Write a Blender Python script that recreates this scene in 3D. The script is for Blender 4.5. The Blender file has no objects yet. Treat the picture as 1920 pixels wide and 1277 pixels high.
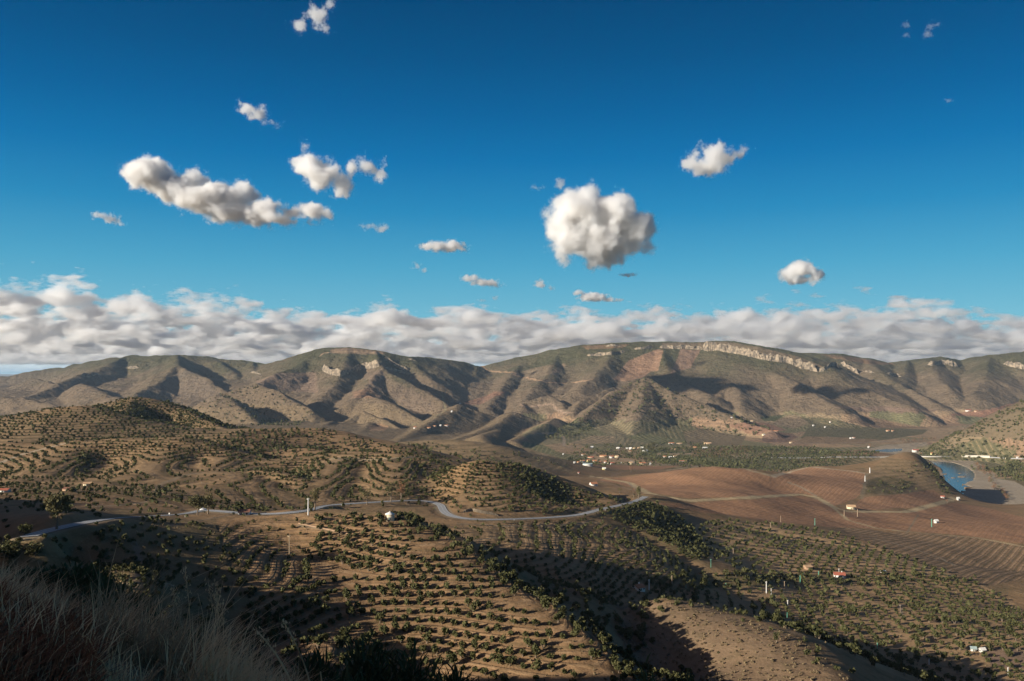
import bpy, math, random
import numpy as np
from mathutils import Vector, Matrix
random.seed(7); RNG = np.random.default_rng(7)
SC = bpy.context.scene
COL = SC.collection
R = math.radians
# ------------------------------------------------------------------ camera
F, UC, VH = 1600.0, 960.0, 700.0           # focal length in px of a 1920 px frame, centre column, horizon row
cam_d = bpy.data.cameras.new("camera"); cam = bpy.data.objects.new("camera", cam_d); COL.objects.link(cam)
cam_d.sensor_width = 36.0; cam_d.lens = 36.0 * F / 1920.0
cam_d.shift_y = (VH - 638.5) / 1920.0      # level camera on a rising-front lens: the horizon lies below the middle
cam_d.clip_start = 0.3; cam_d.clip_end = 200000.0
cam.location = (0, 0, 0); cam.rotation_euler = (R(90), 0, 0)
SC.camera = cam
SC.render.resolution_x, SC.render.resolution_y = 1024, 681
# ------------------------------------------------------------------ sky, sun, exposure
SUN_EL, SUN_AZ = 17.2, 240.0               # degrees; azimuth clockwise from north (+Y): low in the west-south-west, left and a little behind
w = bpy.data.worlds.new("World"); SC.world = w; w.use_nodes = True
nt = w.node_tree; nt.nodes.clear()
sky = nt.nodes.new("ShaderNodeTexSky"); sky.sky_type = 'NISHITA'; sky.sun_disc = False
sky.sun_elevation = R(SUN_EL); sky.sun_rotation = R(SUN_AZ)
sky.air_density = 1.0; sky.dust_density = 0.2; sky.ozone_density = 4.0; sky.altitude = 400
gam = nt.nodes.new("ShaderNodeGamma"); gam.inputs[1].default_value = 1.25
hsv = nt.nodes.new("ShaderNodeHueSaturation"); hsv.inputs['Hue'].default_value = 0.5
hsv.inputs['Saturation'].default_value = 1.42; hsv.inputs['Value'].default_value = 0.72
bg = nt.nodes.new("ShaderNodeBackground"); bg.inputs[1].default_value = 0.055
wo = nt.nodes.new("ShaderNodeOutputWorld")
nt.links.new(sky.outputs[0], gam.inputs[0]); nt.links.new(gam.outputs[0], hsv.inputs['Color'])
# warm sky glow added round the sun, behind the camera, to warm the shadows
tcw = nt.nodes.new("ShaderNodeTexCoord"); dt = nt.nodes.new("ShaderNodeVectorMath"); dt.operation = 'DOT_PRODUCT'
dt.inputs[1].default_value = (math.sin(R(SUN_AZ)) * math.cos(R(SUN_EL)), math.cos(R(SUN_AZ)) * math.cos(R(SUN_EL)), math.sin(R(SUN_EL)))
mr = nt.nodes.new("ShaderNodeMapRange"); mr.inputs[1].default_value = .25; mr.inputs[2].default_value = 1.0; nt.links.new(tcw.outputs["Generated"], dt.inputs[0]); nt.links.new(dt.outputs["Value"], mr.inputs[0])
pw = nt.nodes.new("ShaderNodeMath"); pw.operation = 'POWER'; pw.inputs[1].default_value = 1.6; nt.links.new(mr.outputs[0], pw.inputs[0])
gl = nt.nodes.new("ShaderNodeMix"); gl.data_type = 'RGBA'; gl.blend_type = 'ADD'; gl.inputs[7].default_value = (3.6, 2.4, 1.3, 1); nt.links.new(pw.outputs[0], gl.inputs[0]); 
sz = nt.nodes.new("ShaderNodeSeparateXYZ"); nt.links.new(tcw.outputs["Generated"], sz.inputs[0]); rp = nt.nodes.new("ShaderNodeValToRGB")   # deep polarised blue, paler towards the horizon
SKYR = [(0.0, (3.072, 6.464, 7.815)), (0.0523, (2.066, 5.9, 7.661)), (0.1219, (0.915, 4.499, 6.917)), (0.184, (0.233, 3.027, 5.949)), (0.2419, (0.024, 2.028, 5.065)), (0.2924, (0.0, 1.426, 3.945)), (0.342, (0.0, 1.042, 2.983)), (0.4003, (0.0, 0.725, 2.174)), (0.6428, (0.0, 0.357, 1.23)), (1.0, (0.0, 0.237, 0.893))]
for i_, (p_, c_) in enumerate(SKYR):
    e_ = rp.color_ramp.elements[0] if i_ == 0 else (rp.color_ramp.elements[len(rp.color_ramp.elements) - 1] if i_ == len(SKYR) - 1 else rp.color_ramp.elements.new(p_)); e_.position = p_; e_.color = (*[q_ / 10 for q_ in c_], 1)
nt.links.new(sz.outputs[2], rp.inputs[0]); mxs = nt.nodes.new("ShaderNodeMix"); mxs.data_type = 'RGBA'; mxs.inputs[0].default_value = .93
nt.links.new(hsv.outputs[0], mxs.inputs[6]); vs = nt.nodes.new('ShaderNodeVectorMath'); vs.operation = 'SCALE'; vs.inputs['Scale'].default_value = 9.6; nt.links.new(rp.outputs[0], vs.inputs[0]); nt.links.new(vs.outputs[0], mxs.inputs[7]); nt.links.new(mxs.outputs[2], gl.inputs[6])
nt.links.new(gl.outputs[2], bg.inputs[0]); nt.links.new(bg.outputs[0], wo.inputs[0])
sl = bpy.data.lights.new("sun", 'SUN'); sl.energy = 5.0; sl.angle = R(0.5); sl.color = (1.0, 0.90, 0.76)
sun = bpy.data.objects.new("sun", sl); COL.objects.link(sun)
SUN_TO = Vector((math.sin(R(SUN_AZ)) * math.cos(R(SUN_EL)), math.cos(R(SUN_AZ)) * math.cos(R(SUN_EL)), math.sin(R(SUN_EL))))
sun.rotation_euler = SUN_TO.to_track_quat('Z', 'Y').to_euler()
SC.view_settings.view_transform = 'Standard'; SC.view_settings.look = 'None'
SC.view_settings.gamma = 1.0; SC.view_settings.exposure = 0.7
SC.render.engine = 'CYCLES'
SC.cycles.max_bounces = 12; SC.cycles.diffuse_bounces = 2; SC.cycles.volume_bounces = 12; SC.cycles.transparent_max_bounces = 8
SC.cycles.caustics_reflective = False; SC.cycles.caustics_refractive = False

# ------------------------------------------------------------------ helpers
def px(u, v, d):
    """pixel (u, v) of the photograph at forward distance d -> world point"""
    return ((u - UC) / F * d, d, -(v - VH) / F * d)
def tag(o, label=None, cat=None, group=None, kind=None):
    if label: o["label"] = label
    if cat: o["category"] = cat
    if group: o["group"] = group
    if kind: o["kind"] = kind
    return o
def mesh_np(name, V, Fa, mat=None, parent=None, smooth=False):
    """V (n,3); Fa a list of (m,k) int arrays"""
    me = bpy.data.meshes.new(name)
    V = np.asarray(V, np.float32); 
    if isinstance(Fa, np.ndarray): Fa = [Fa]
    nl = sum(f.size for f in Fa); nf = sum(len(f) for f in Fa)
    me.vertices.add(len(V)); me.vertices.foreach_set("co", V.ravel())
    me.loops.add(nl); me.loops.foreach_set("vertex_index", np.concatenate([f.ravel() for f in Fa]).astype(np.int32))
    me.polygons.add(nf)
    tot = np.concatenate([np.full(len(f), f.shape[1]) for f in Fa]); st = np.concatenate([[0], np.cumsum(tot)[:-1]])
    me.polygons.foreach_set("loop_start", st.astype(np.int32))
    if smooth: me.polygons.foreach_set("use_smooth", np.ones(nf, bool))
    me.update(calc_edges=True)
    if mat: me.materials.append(mat)
    o = bpy.data.objects.new(name, me); COL.objects.link(o)
    if parent: o.parent = parent
    return o
# numpy gradient noise ---------------------------------------------------------
_P = np.random.default_rng(3).permutation(256); _P = np.concatenate([_P, _P, _P])
_A = np.random.default_rng(4).uniform(0, 2 * np.pi, 256); _GX, _GY = np.cos(_A), np.sin(_A)
def n2(x, y):
    xi = np.floor(x); yi = np.floor(y); fx = x - xi; fy = y - yi
    xi = xi.astype(np.int64) & 255; yi = yi.astype(np.int64) & 255
    sx = fx * fx * fx * (fx * (fx * 6 - 15) + 10); sy = fy * fy * fy * (fy * (fy * 6 - 15) + 10)
    def g(i, j, ax, ay):
        h = _P[_P[i] + j] & 255
        return _GX[h] * ax + _GY[h] * ay
    a = g(xi, yi, fx, fy); b = g(xi + 1, yi, fx - 1, fy); c = g(xi, yi + 1, fx, fy - 1); d = g(xi + 1, yi + 1, fx - 1, fy - 1)
    return (a + sx * (b - a) + sy * ((c + sx * (d - c)) - (a + sx * (b - a)))) * 1.5
_G3 = np.random.default_rng(5).normal(size=(256, 3)); _G3 /= np.linalg.norm(_G3, axis=1)[:, None]
def n3(p):
    i = np.floor(p); f = p - i; i = i.astype(np.int64) & 255; s = f * f * f * (f * (f * 6 - 15) + 10)
    r = 0
    for dx in (0, 1):
        for dy in (0, 1):
            for dz in (0, 1):
                h = _P[_P[_P[i[:, 0] + dx] + i[:, 1] + dy] + i[:, 2] + dz] & 255
                gr = _G3[h]
                dot = gr[:, 0] * (f[:, 0] - dx) + gr[:, 1] * (f[:, 1] - dy) + gr[:, 2] * (f[:, 2] - dz)
                wgt = (s[:, 0] if dx else 1 - s[:, 0]) * (s[:, 1] if dy else 1 - s[:, 1]) * (s[:, 2] if dz else 1 - s[:, 2])
                r = r + dot * wgt
    return r * 1.6
def fbm2(x, y, oct=4, lac=2.03, gain=0.5):
    r = 0; a = 1.0; t = 0
    for k in range(oct):
        r = r + a * n2(x + 17.3 * k, y - 9.1 * k); t += a; a *= gain; x = x * lac; y = y * lac
    return r / t
def ridged2(x, y, oct=4, lac=2.1, gain=0.5):
    r = 0; a = 1.0; t = 0
    for k in range(oct):
        r = r + a * (1 - 2 * np.abs(n2(x + 31.7 * k, y + 5.9 * k))); t += a; a *= gain; x = x * lac; y = y * lac
    return r / t
def sstep(a, b, x):
    t = np.clip((x - a) / (b - a), 0, 1); return t * t * (3 - 2 * t)
def inpoly(u, v, poly):
    poly = np.asarray(poly, float); r = np.zeros(u.shape, bool)
    x0, y0 = poly.min(0); x1, y1 = poly.max(0)
    idx = np.nonzero((u >= x0) & (u <= x1) & (v >= y0) & (v <= y1))
    uu, vv = u[idx], v[idx]; c = np.zeros(uu.shape, bool); n = len(poly)
    for i in range(n):
        ax, ay = poly[i]; bx, by = poly[(i + 1) % n]
        if ay == by: continue
        c ^= ((ay > vv) != (by > vv)) & (uu < (bx - ax) * (vv - ay) / (by - ay) + ax)
    r[idx] = c
    return r
def seg_dist(x, y, A, B):
    ax, ay, bx, by = A[0], A[1], B[0], B[1]; dx, dy = bx - ax, by - ay
    t = np.clip(((x - ax) * dx + (y - ay) * dy) / (dx * dx + dy * dy + 1e-9), 0, 1)
    return np.hypot(x - ax - t * dx, y - ay - t * dy), t
QUICK, HAZE, STEP, BSTEP = 0, 1, .3, .03
# ------------------------------------------------------------------ terrain: height function
# points the land passes through, read off the photograph as (column, row, distance in metres)
CP = """
-200 2600 1.3;450 2700 1.3;960 2700 1.3;2200 2700 1.3;-200 1500 2.6;0 1530 2.6;250 1560 2.6;450 1620 2.6;960 1650 2.6;2200 1700 2.6;-200 1100 4;0 1160 4;200 1230 4;450 1330 4;960 1500 4;1500 1600 4;2200 1700 4
-200 1090 7;0 1135 7;200 1215 7;450 1340 7;700 1420 7;960 1480 7;1500 1560 7;2200 1600 7
0 1180 14;250 1290 14;500 1460 14;960 1520 14;1600 1600 14;2200 1600 14
0 1150 30;250 1330 30;600 1500 30;960 1600 30;1600 1700 30;2200 1700 30
0 1150 60;200 1270 60;600 1500 60;960 1620 60;1600 1700 60;2200 1650 60
0 1240 110;200 1290 110;500 1380 110;960 1480 120;1600 1560 120;2200 1550 120
0 1220 200;100 1230 215;240 1200 245;400 1260 260;700 1450 230;1100 1450 210;1600 1480 200;2200 1480 200
250 1085 310;300 1150 300;450 1210 310;0 1050 335;0 1110 300;130 1060 348;130 1110 312;-200 1150 290
260 1020 375;380 1040 385;430 1100 352;520 1100 362;480 1160 328;540 1210 318
430 965 500;300 985 420;380 985 440;600 955 530;740 962 480;520 960 540
600 1050 420;600 1150 350;600 1210 310;600 1277 285;750 1050 405;750 1150 358;750 1277 308;900 1100 380;900 1200 333;900 1277 305
1050 1210 325;1050 1277 300;1140 1277 295;820 1000 450;940 1080 395;1050 1140 365;1120 1200 335
870 1010 457;960 1060 430;1100 1112 425;1180 1140 430;1000 1085 430;1000 1112 402;1100 1135 402;1100 1155 385;1180 1165 412
1240 1125 430;1300 1130 430;1400 1160 400;1500 1200 370;1600 1277 330;1400 1277 330;1400 1210 365;1300 1200 380;1300 1277 340;1180 1192 395;1230 1277 350;1520 1277 325
900 1350 250;1200 1400 240;1500 1400 250;1700 1350 330;2100 1350 330
60 1003 330;130 985 370;230 970 440;300 965 490;380 962 540;560 962 620;620 946 680;720 941 720;810 938 760;832 948 725;828 958 690;845 968 665;900 975 655;1000 971 690;1100 962 750;1130 950 800;1180 940 860;1210 930 930
960 1085 520;1060 1120 500;800 1010 560;700 990 570;1200 1160 500;1350 1170 500
900 1010 583;1000 1060 542;1100 1090 535;1100 1030 611;1100 990 701;900 990 622;1000 1000 629;1150 1060 587;1200 1040 630
1250 1110 568;1400 1110 640;1195 1100 560;1500 1160 568;1600 1200 525;1700 1240 482;1750 1277 450;1920 1277 445;1920 1200 530;1750 1150 610;1500 1080 710;1575 1075 740;1300 1050 680;1750 1075 785;1900 1110 735;2100 1200 540;2100 1100 760
1300 1000 810;1500 1000 930;1450 980 970;1230 950 890;1240 1005 760
820 890 860;880 868 860;960 872 870;1010 885 880;1100 925 900;1160 938 905;900 930 750;1000 930 780;1080 948 815;860 925 770
880 915 1050;1000 940 1050;1100 960 1050
540 862 1000;620 853 1020;700 855 1000;790 862 980;580 888 960;690 888 960;780 893 930;640 930 760;500 885 880;430 900 790;560 912 800;480 930 700
640 880 1200;500 878 1060;780 890 1150
430 812 1300;540 806 1350;620 808 1350;700 828 1300;770 850 1250;600 845 1150
600 880 1700;850 870 1500;450 860 1650;1000 890 1600
0 915 650;150 912 700;300 910 740;0 872 950;80 848 1020;150 830 1070;230 822 1080;330 824 1080;420 840 1060;150 866 985;230 866 985;350 866 985;60 885 900;60 945 480;200 945 560;300 940 600;-200 915 700;-200 880 1000
150 836 1140;330 838 1180;0 830 1130
0 792 1300;100 773 1350;-200 820 1300;180 764 1400;250 746 1600;320 757 1600;400 788 1550;460 806 1500;100 805 1220;290 785 1510;360 800 1490;200 795 1280;-200 800 1400
100 792 1620;0 803 1560;180 777 1700;-200 830 1600;100 800 2000;300 800 2100;450 830 2100;0 790 2600;300 800 2800
850 826 2150;780 846 1950;920 836 2050;1000 860 2000;700 850 1900;600 830 2500;850 850 2600
1250 885 1550;1320 876 1550;1380 878 1550;1440 893 1500;1300 920 1250;1400 925 1250;1200 912 1400;1140 930 1150;1180 935 1050
1480 887 1800;1520 877 1850;1590 884 1800;1620 888 1780;1460 908 1480;1540 920 1480
1640 868 2000;1680 860 2050;1740 868 1990;1765 895 1890;1762 925 1780;1650 920 1550;1740 945 1480;1600 955 1300;1800 945 1640
1300 960 1050;1450 950 1150;1600 990 1100;1755 975 1250;1900 975 1450;1900 1000 1100;1900 1050 950;1750 1020 1010;1700 1030 930;1850 1070 850;1920 1140 680;2100 1000 1100;2100 950 1500;1820 955 1560
1300 910 1900;1450 905 2200;1560 890 2300;1100 900 1900
1100 870 2650;1200 865 2750;1350 865 2800;1500 870 2700;1560 850 3100;1650 849 2850;1000 850 2900;1100 830 3400;1250 870 2500;1400 840 3300
1300 822 3850;1500 822 3850;1650 816 4080;1780 815 4100
1350 792 4400;1500 790 4700;1700 785 5100;1850 770 5300
1920 757 3100;1850 787 3120;1770 828 3200;1732 849 3170;1920 820 2880;1850 842 2950;2100 700 3100;2100 790 2750;1930 862 2740
1920 790 4200;1800 800 4500
300 800 3500;600 800 3400;800 800 3900;900 790 4300;0 790 3600;-200 790 3600;450 800 3200;150 790 3600
950 720 5600;1050 720 5400;1150 700 5600;1250 690 5650;1400 700 5500;1400 762 4900;1500 742 5100;1600 745 5200;1650 722 5600;1750 730 5700;1850 720 5800;1920 700 6200;1050 770 4700;950 775 4700;1150 765 4500;1300 770 4700
100 722 6000;100 752 4900;250 700 6200;400 700 6100;400 750 4900;550 700 5700;550 760 4500;700 700 5300;800 730 5200;850 766 4700;-200 730 6000;700 760 4400
0 720 8500;500 710 8000;900 700 8000;1300 690 8000;1900 700 8000;2200 700 6500
0 720 15000;960 715 15000;1920 715 15000;-200 720 15000;2200 715 15000
"""
cp = np.array([[float(t) for t in s.split()] for l in CP.strip().splitlines() for s in l.split(';') if s.strip()])
# the river reaches and its banks lie on the plane of the water
WZ = -300.0
dw = lambda v: -WZ * F / (v - VH)
riv_pts = [(1850, 900), (1840, 878), (1800, 930), (1790, 905), (1800, 885), (1910, 950), (1830, 915), (1700, 845), (1680, 843), (1740, 836), (1900, 905), (1860, 868), (1795, 945)]
cp = np.vstack([cp, [(u, v, dw(v) * 1.0) for u, v in riv_pts]])
cX = np.stack([(cp[:, 0] - UC) / F, np.log(cp[:, 2])], 1)
cZ = -(cp[:, 1] - VH) / F * cp[:, 2]
SCZ = np.minimum(cp[:, 2], 900.0)          # scale heights by distance so the near field is fitted as finely
def scz(ld): return np.minimum(np.exp(ld), 900.0)
_d = np.linalg.norm(cX[:, None] - cX[None], axis=2); _K = np.where(_d > 0, _d, 0.0)   # linear (biharmonic-3D) kernel rounded
EPS = 0.035
phi = lambda r2: -np.sqrt(r2 + EPS * EPS)
_n = len(cX); _M = np.zeros((_n + 3, _n + 3)); _M[:_n, :_n] = phi(_d ** 2) - 1e-4 * np.eye(_n)
_M[:_n, _n] = 1; _M[:_n, _n + 1:] = cX; _M[_n, :_n] = 1; _M[_n + 1:, :_n] = cX.T
_w = np.linalg.solve(_M, np.concatenate([cZ / SCZ, [0, 0, 0]])).astype(np.float32)
def base_h(t, ld):
    t = np.clip(t, -0.75, 0.75); sh = t.shape; t = t.ravel().astype(np.float32); l = ld.ravel().astype(np.float32)
    r = _w[_n] + _w[_n + 1] * t + _w[_n + 2] * l
    for i in range(_n):
        r += _w[i] * -np.sqrt((t - np.float32(cX[i, 0])) ** 2 + (l - np.float32(cX[i, 1])) ** 2 + np.float32(EPS * EPS))
    return (r * scz(l)).reshape(sh)
# crests and spurs: (slope, rounding width, points)
RG = [
 (.40, 60, "-250 705 8200;-100 702 8000;0 700 8000;50 692 8000;110 690 7800;160 682 7500;240 668 7000;330 667 6800;400 671 6800;470 680 6700;500 684 6700"),
 (.38, 30, "240 668 7000;170 700 6200;90 730 5500;0 765 5000"),
 (.42, 25, "330 667 6800;330 686 6000;385 710 5500;420 736 5200"),
 (.42, 25, "330 686 6000;290 722 5300;240 745 4900"),
 (.42, 25, "400 671 6800;435 697 6300;452 722 5900"), (.42, 25, "470 680 6700;478 700 6200;492 715 5900"),
 (.45, 25, "60 712 6500;110 722 6000;150 738 5500"), (.45, 25, "160 720 5600;190 735 5100;225 750 4700"), (.45, 25, "0 745 5000;60 752 4700;110 765 4400"),
 (.50, 18, "430 737 4400;480 722 4400;520 735 4200;560 755 4000;585 774 3850"),
 (.48, 18, "340 775 3900;410 741 3950;430 750 3800;460 776 3600;492 806 3400"),
 (.48, 20, "150 760 4300;200 742 4400;232 750 4200;262 772 4000"),
 (.38, 50, "500 683 6600;560 668 6300;610 655 6000;650 652 5900;700 657 5900;760 665 5900;800 672 6200;870 680 6500;905 687 6700"),
 (.40, 30, "610 655 6000;570 680 5700;520 702 5300;480 722 5000"),
 (.42, 25, "650 652 5900;640 690 5400;620 730 4900;590 762 4500;545 800 3900"),
 (.48, 22, "700 657 5900;716 690 5350;760 715 5000;800 736 4800;840 762 4550"),
 (.42, 25, "716 690 5350;690 722 4900;660 748 4500"),
 (.50, 16, "630 768 4250;690 742 4350;735 756 4150;785 788 3900"),
 (.50, 16, "640 795 3800;680 772 3950;725 790 3750;760 812 3600"),
 (.42, 25, "800 672 6200;820 702 5700;842 738 5200;852 762 4850"), (.42, 25, "760 665 5900;790 695 5600;815 720 5300"),
 (.36, 50, "905 687 6800;960 675 6700;1050 655 6500;1090 648 6400;1150 645 6300;1240 642 6300;1310 643 6300;1365 640 6200;1420 648 6000;1490 662 5900;1545 690 5600"),
 (.38, 40, "1470 661 6600;1560 664 6600;1620 672 6700;1660 681 6800;1700 675 6700;1760 670 6600;1800 678 6700;1860 665 6500;1920 658 6400;2100 650 6400"),
 (.42, 25, "980 680 6500;960 705 5900;930 740 5300;910 770 4800"), (.42, 25, "1050 655 6500;1030 690 5900;1000 730 5300;975 765 4800"),
 (.42, 25, "1150 645 6300;1130 690 5700;1110 715 5300;1085 730 5100"),
 (.48, 14, "985 755 4900;1025 744 4950;1050 757 4800;1062 775 4650"),
 (.48, 14, "1150 728 5000;1120 740 4850;1090 752 4750;1070 775 4500"),
 (.56, 20, "1000 832 3650;1080 790 4050;1150 737 4450;1210 709 4600;1260 735 4450;1330 765 4300;1400 792 4050;1447 806 3900"),
 (.50, 26, "1210 709 4600;1195 770 4150;1180 832 3700"),
 (.42, 25, "1240 642 6300;1255 690 5700;1290 720 5300;1330 740 5000"),
 (.46, 20, "1345 735 5200;1370 719 5300;1388 735 5100;1392 762 4850"),
 (.44, 22, "1420 648 6000;1440 690 5600;1480 709 5350;1520 735 5050;1570 766 4750"),
 (.42, 25, "1545 690 5600;1580 712 5500;1640 740 5200;1700 764 4950"),
 (.42, 25, "1620 672 6700;1650 700 6000;1700 730 5600;1760 758 5200"), (.42, 25, "1740 672 6600;1755 705 6000;1790 740 5500"),
 (.42, 25, "1860 665 6500;1850 705 5900;1830 745 5400"), (.42, 25, "1700 675 6700;1690 705 6100;1660 725 5700"),
 (.30, 10, "1130 958 810;1180 985 760;1240 1015 715;1300 1050 665"),
 (.50, 12, "540 806 1350;600 805 1340;700 828 1300;770 851 1240"),
 (.50, 10, "250 746 1600;320 757 1600;400 788 1550;460 806 1500"),
 (.36, 24, "150 829 1070;110 862 930;40 900 780;-20 935 650"), (.34, 26, "330 823 1080;290 862 935;245 905 770"), (.38, 16, "420 840 1060;405 872 930;390 905 800"),
 (.38, 18, "640 853 1020;612 888 860;590 930 735"), (.36, 20, "745 857 990;738 893 830;722 932 745"),
 (.50, 10, "250 746 1600;225 772 1440;180 800 1310;150 822 1240"), (.50, 10, "325 760 1590;385 788 1460;440 812 1370"), (.45, 8, "480 882 860;520 884 840;560 900 805;578 925 765"), (.40, 8, "965 874 868;1010 885 880;1060 905 885;1100 925 900"), (.45, 8, "790 862 980;815 880 930;828 908 880"),
 (.45, 10, "330 824 1080;420 840 1060;480 860 1020;520 878 980"), (.42, 14, "850 826 2150;900 838 2080;935 856 1950"), (.42, 14, "760 838 2000;800 850 1900;830 865 1750"), (.40, 20, "860 762 4300;820 785 3800;770 812 3300;740 830 2900"), (.40, 20, "960 775 4300;930 795 3800;880 815 3300;850 826 3000"), (.40, 20, "1040 785 4100;1000 808 3600;960 826 3100"),
 (.42, 18, "620 790 3700;590 805 3300;560 815 2900"), (.42, 18, "700 788 3900;680 806 3400;660 820 3000"), (.42, 18, "930 806 3400;900 815 3100;905 830 2700"),
]
RGW = [(.62, 6, [(-34, -60, 14), (-34, -15, 11), (-36, 2, 10), (-60, 18, 10), (-110, 40, 12), (-180, 75, 14), (-230, 98, 16), (-250, 133, -9), (-263, 156, -22), (-272, 171, -32), (-287, 197, -26), (-299, 219, -22), (-331, 273, -15), (-355, 316, -8), (-405, 402, -20), (-433, 450, -26), (-455, 488, -39), (-520, 600, -80)])]  # unseen ridge left of the frame, its profile shaped to cast the foreground shadow
ridges = []
for s, wd, txt in RG:
    P = [px(*[float(t) for t in q.split()]) for q in txt.split(';')]
    fr_ = min(p[1] for p in P) > 3000; ridges.append((s * (1.2 if fr_ else 1), wd * (.8 if fr_ else 1), P, not fr_))
def smax(a, b, k): 
    h = np.clip(0.5 + 0.5 * (a - b) / k, 0, 1); return b + (a - b) * h + k * h * (1 - h)
# terraces and rough ground
def height(x, y, t, d, rough=1.0):
    h = base_h(t, np.log(d)); h = h - 42 * sstep(3600, 4600, d) * (1 - sstep(7000, 8200, d)) * sstep(-270, -200, h)
    # slight domain warp so that spurs are not ruled lines
    wx = x + d * 0.006 * fbm2(x / (d * .05 + 20) , y / (d * .05 + 20), 3)
    wy = y + d * 0.006 * fbm2(x / (d * .05 + 20) + 50, y / (d * .05 + 20), 3)
    for s, wd, P, near in ridges:
        ys = [p[1] for p in P]; pad = 900 if not near else 250
        m = (d > min(ys) - pad) & (d < max(ys) + pad)
        if not m.any(): continue
        X, Y, D = wx[m], wy[m], d[m]; best = np.full(X.shape, -1e4)
        for A, B in zip(P[:-1], P[1:]):
            dist, q = seg_dist(X, Y, A[:2], B[:2])
            zc = A[2] + (B[2] - A[2]) * q
            zz = zc - s * (np.sqrt(dist * dist + wd * wd) - wd)
            best = np.maximum(best, zz)
        h[m] = smax(best, h[m], wd * 0.35)
    for s, wd, P in RGW:
        m = d < 1200; X, Y = x[m], y[m]; best = np.full(X.shape, -1e4)
        for A, B in zip(P[:-1], P[1:]):
            dist, q = seg_dist(X, Y, A[:2], B[:2]); zc = A[2] + (B[2] - A[2]) * q
            best = np.maximum(best, zc - s * (np.sqrt(dist * dist + wd * wd) - wd))
        best += 4 * fbm2(X / 38, Y / 38, 3) * sstep(60, 200, np.hypot(X, Y))
        h[m] = smax(best, h[m], 3)
    # erosion
    far = sstep(3200, 4600, d); mid = sstep(500, 1200, d) * (1 - far)
    up = sstep(-285, -200, h)
    h = h + far * up * (20 * ridged2(x / 480, y / 480, 5, gain=.5) + 6 * ridged2(x / 130 + 5, y / 130, 4) - 8)
    h = h + sstep(480, 700, d) * (1 - sstep(1500, 2300, d)) * up * 3.0 * fbm2(x / 120 + 3, y / 120, 2)
    h = h + rough * mid * up * (2.2 * fbm2(x / 90, y / 90, 4) + 1.5 * ridged2(x / 150, y / 150, 3)) 
    nr = 1 - sstep(500, 1200, d)
    h = h + rough * nr * sstep(60, 250, d) * (0.9 * fbm2(x / 28, y / 28, 4)) + (1 - sstep(40, 200, d)) * sstep(2, 8, d) * 0.25 * fbm2(x / 3, y / 3, 3)
    return h
# ------------------------------------------------------------------ terrain: one sheet all round the camera
NT = 1000 if not QUICK else 700
ts = np.linspace(-0.66, 0.66, NT); kl = math.hypot(0.66, 1); a0 = math.atan(0.66)
ang = np.concatenate([np.linspace(a0, 2 * math.pi - a0, 90)[1:-1]])
DX = np.concatenate([ts, np.sin(ang) * kl]); DY = np.concatenate([np.ones(NT), np.cos(ang) * kl])
TT = np.concatenate([ts, np.where(np.sin(ang) > 0, 0.75, -0.75)])
q = 1 if not QUICK else 1.4
ds = np.concatenate([np.exp(np.arange(math.log(1.2), math.log(200), .014 * q)), np.exp(np.arange(math.log(200), math.log(1600), .0031 * q)),
                     np.exp(np.arange(math.log(1600), math.log(7300), .0019 * q)), np.exp(np.linspace(math.log(7310), math.log(60000), 60))])
NR, NC = len(ds), len(DX); LD = np.log(ds)
D = np.repeat(ds[:, None], NC, 1); X = ds[:, None] * DX[None]; Y = ds[:, None] * DY[None]; T = np.repeat(TT[None], NR, 0)
Z = height(X, Y, T, D); ZS = height(X, Y, T, D, 0.0)      # ZS: the same land before roughening, which the planted rows follow
def project():
    global U, VV
    U = np.where(Y > 0, UC + F * X / np.maximum(Y, 1e-3), -1e6); VV = VH - F * Z / np.maximum(Y, 1e-3)
    U[:, NT:] = -1e6
project()
def hit(u, v, dmin=0):
    """first place where the ray through pixel (u, v) meets the land: world point"""
    c = int(np.clip(round(((u - UC) / F + 0.66) / 1.32 * (NT - 1)), 0, NT - 1))
    k = np.nonzero((VV[:, c] <= v) & (ds > dmin))[0]
    if not len(k): return None
    k = k[0]
    if k > 0:
        a, b = VV[k - 1, c], VV[k, c]; f = np.clip((a - v) / (a - b + 1e-9), 0, 1) if a > v else 1.0
        d = ds[k - 1] + (ds[k] - ds[k - 1]) * f
    else: d = ds[0]
    return Vector(((u - UC) / F * d, d, -(v - VH) / F * d))
def zat(x, y):
    """land height under world points in front of the camera"""
    x = np.atleast_1d(np.asarray(x, float)); y = np.atleast_1d(np.asarray(y, float))
    ci = np.clip((x / y + 0.66) / 1.32 * (NT - 1), 0, NT - 1.001); ri = np.clip(np.interp(np.log(y), LD, np.arange(NR)), 0, NR - 1.001)
    c0 = ci.astype(int); r0 = ri.astype(int); fc = ci - c0; fr = ri - r0
    return (Z[r0, c0] * (1 - fc) + Z[r0, c0 + 1] * fc) * (1 - fr) + (Z[r0 + 1, c0] * (1 - fc) + Z[r0 + 1, c0 + 1] * fc) * fr
def at_grid(A, x, y):
    ci = np.clip(np.round((x / y + 0.66) / 1.32 * (NT - 1)), 0, NT - 1).astype(int)
    ri = np.clip(np.round(np.interp(np.log(y), LD, np.arange(NR))), 0, NR - 1).astype(int)
    return A[ri, ci]
def trace(pts, step=3.0, dmin=0):
    """polyline in pixels -> polyline on the land"""
    out = []
    for (a, b) in zip(pts[:-1], pts[1:]):
        n = max(1, int(math.hypot(b[0] - a[0], b[1] - a[1]) / step))
        for k in range(n): 
            h = hit(a[0] + (b[0] - a[0]) * k / n, a[1] + (b[1] - a[1]) * k / n, dmin)
            if h: out.append(h)
    h = hit(pts[-1][0], pts[-1][1], dmin)
    if h: out.append(h)
    return out
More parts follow.
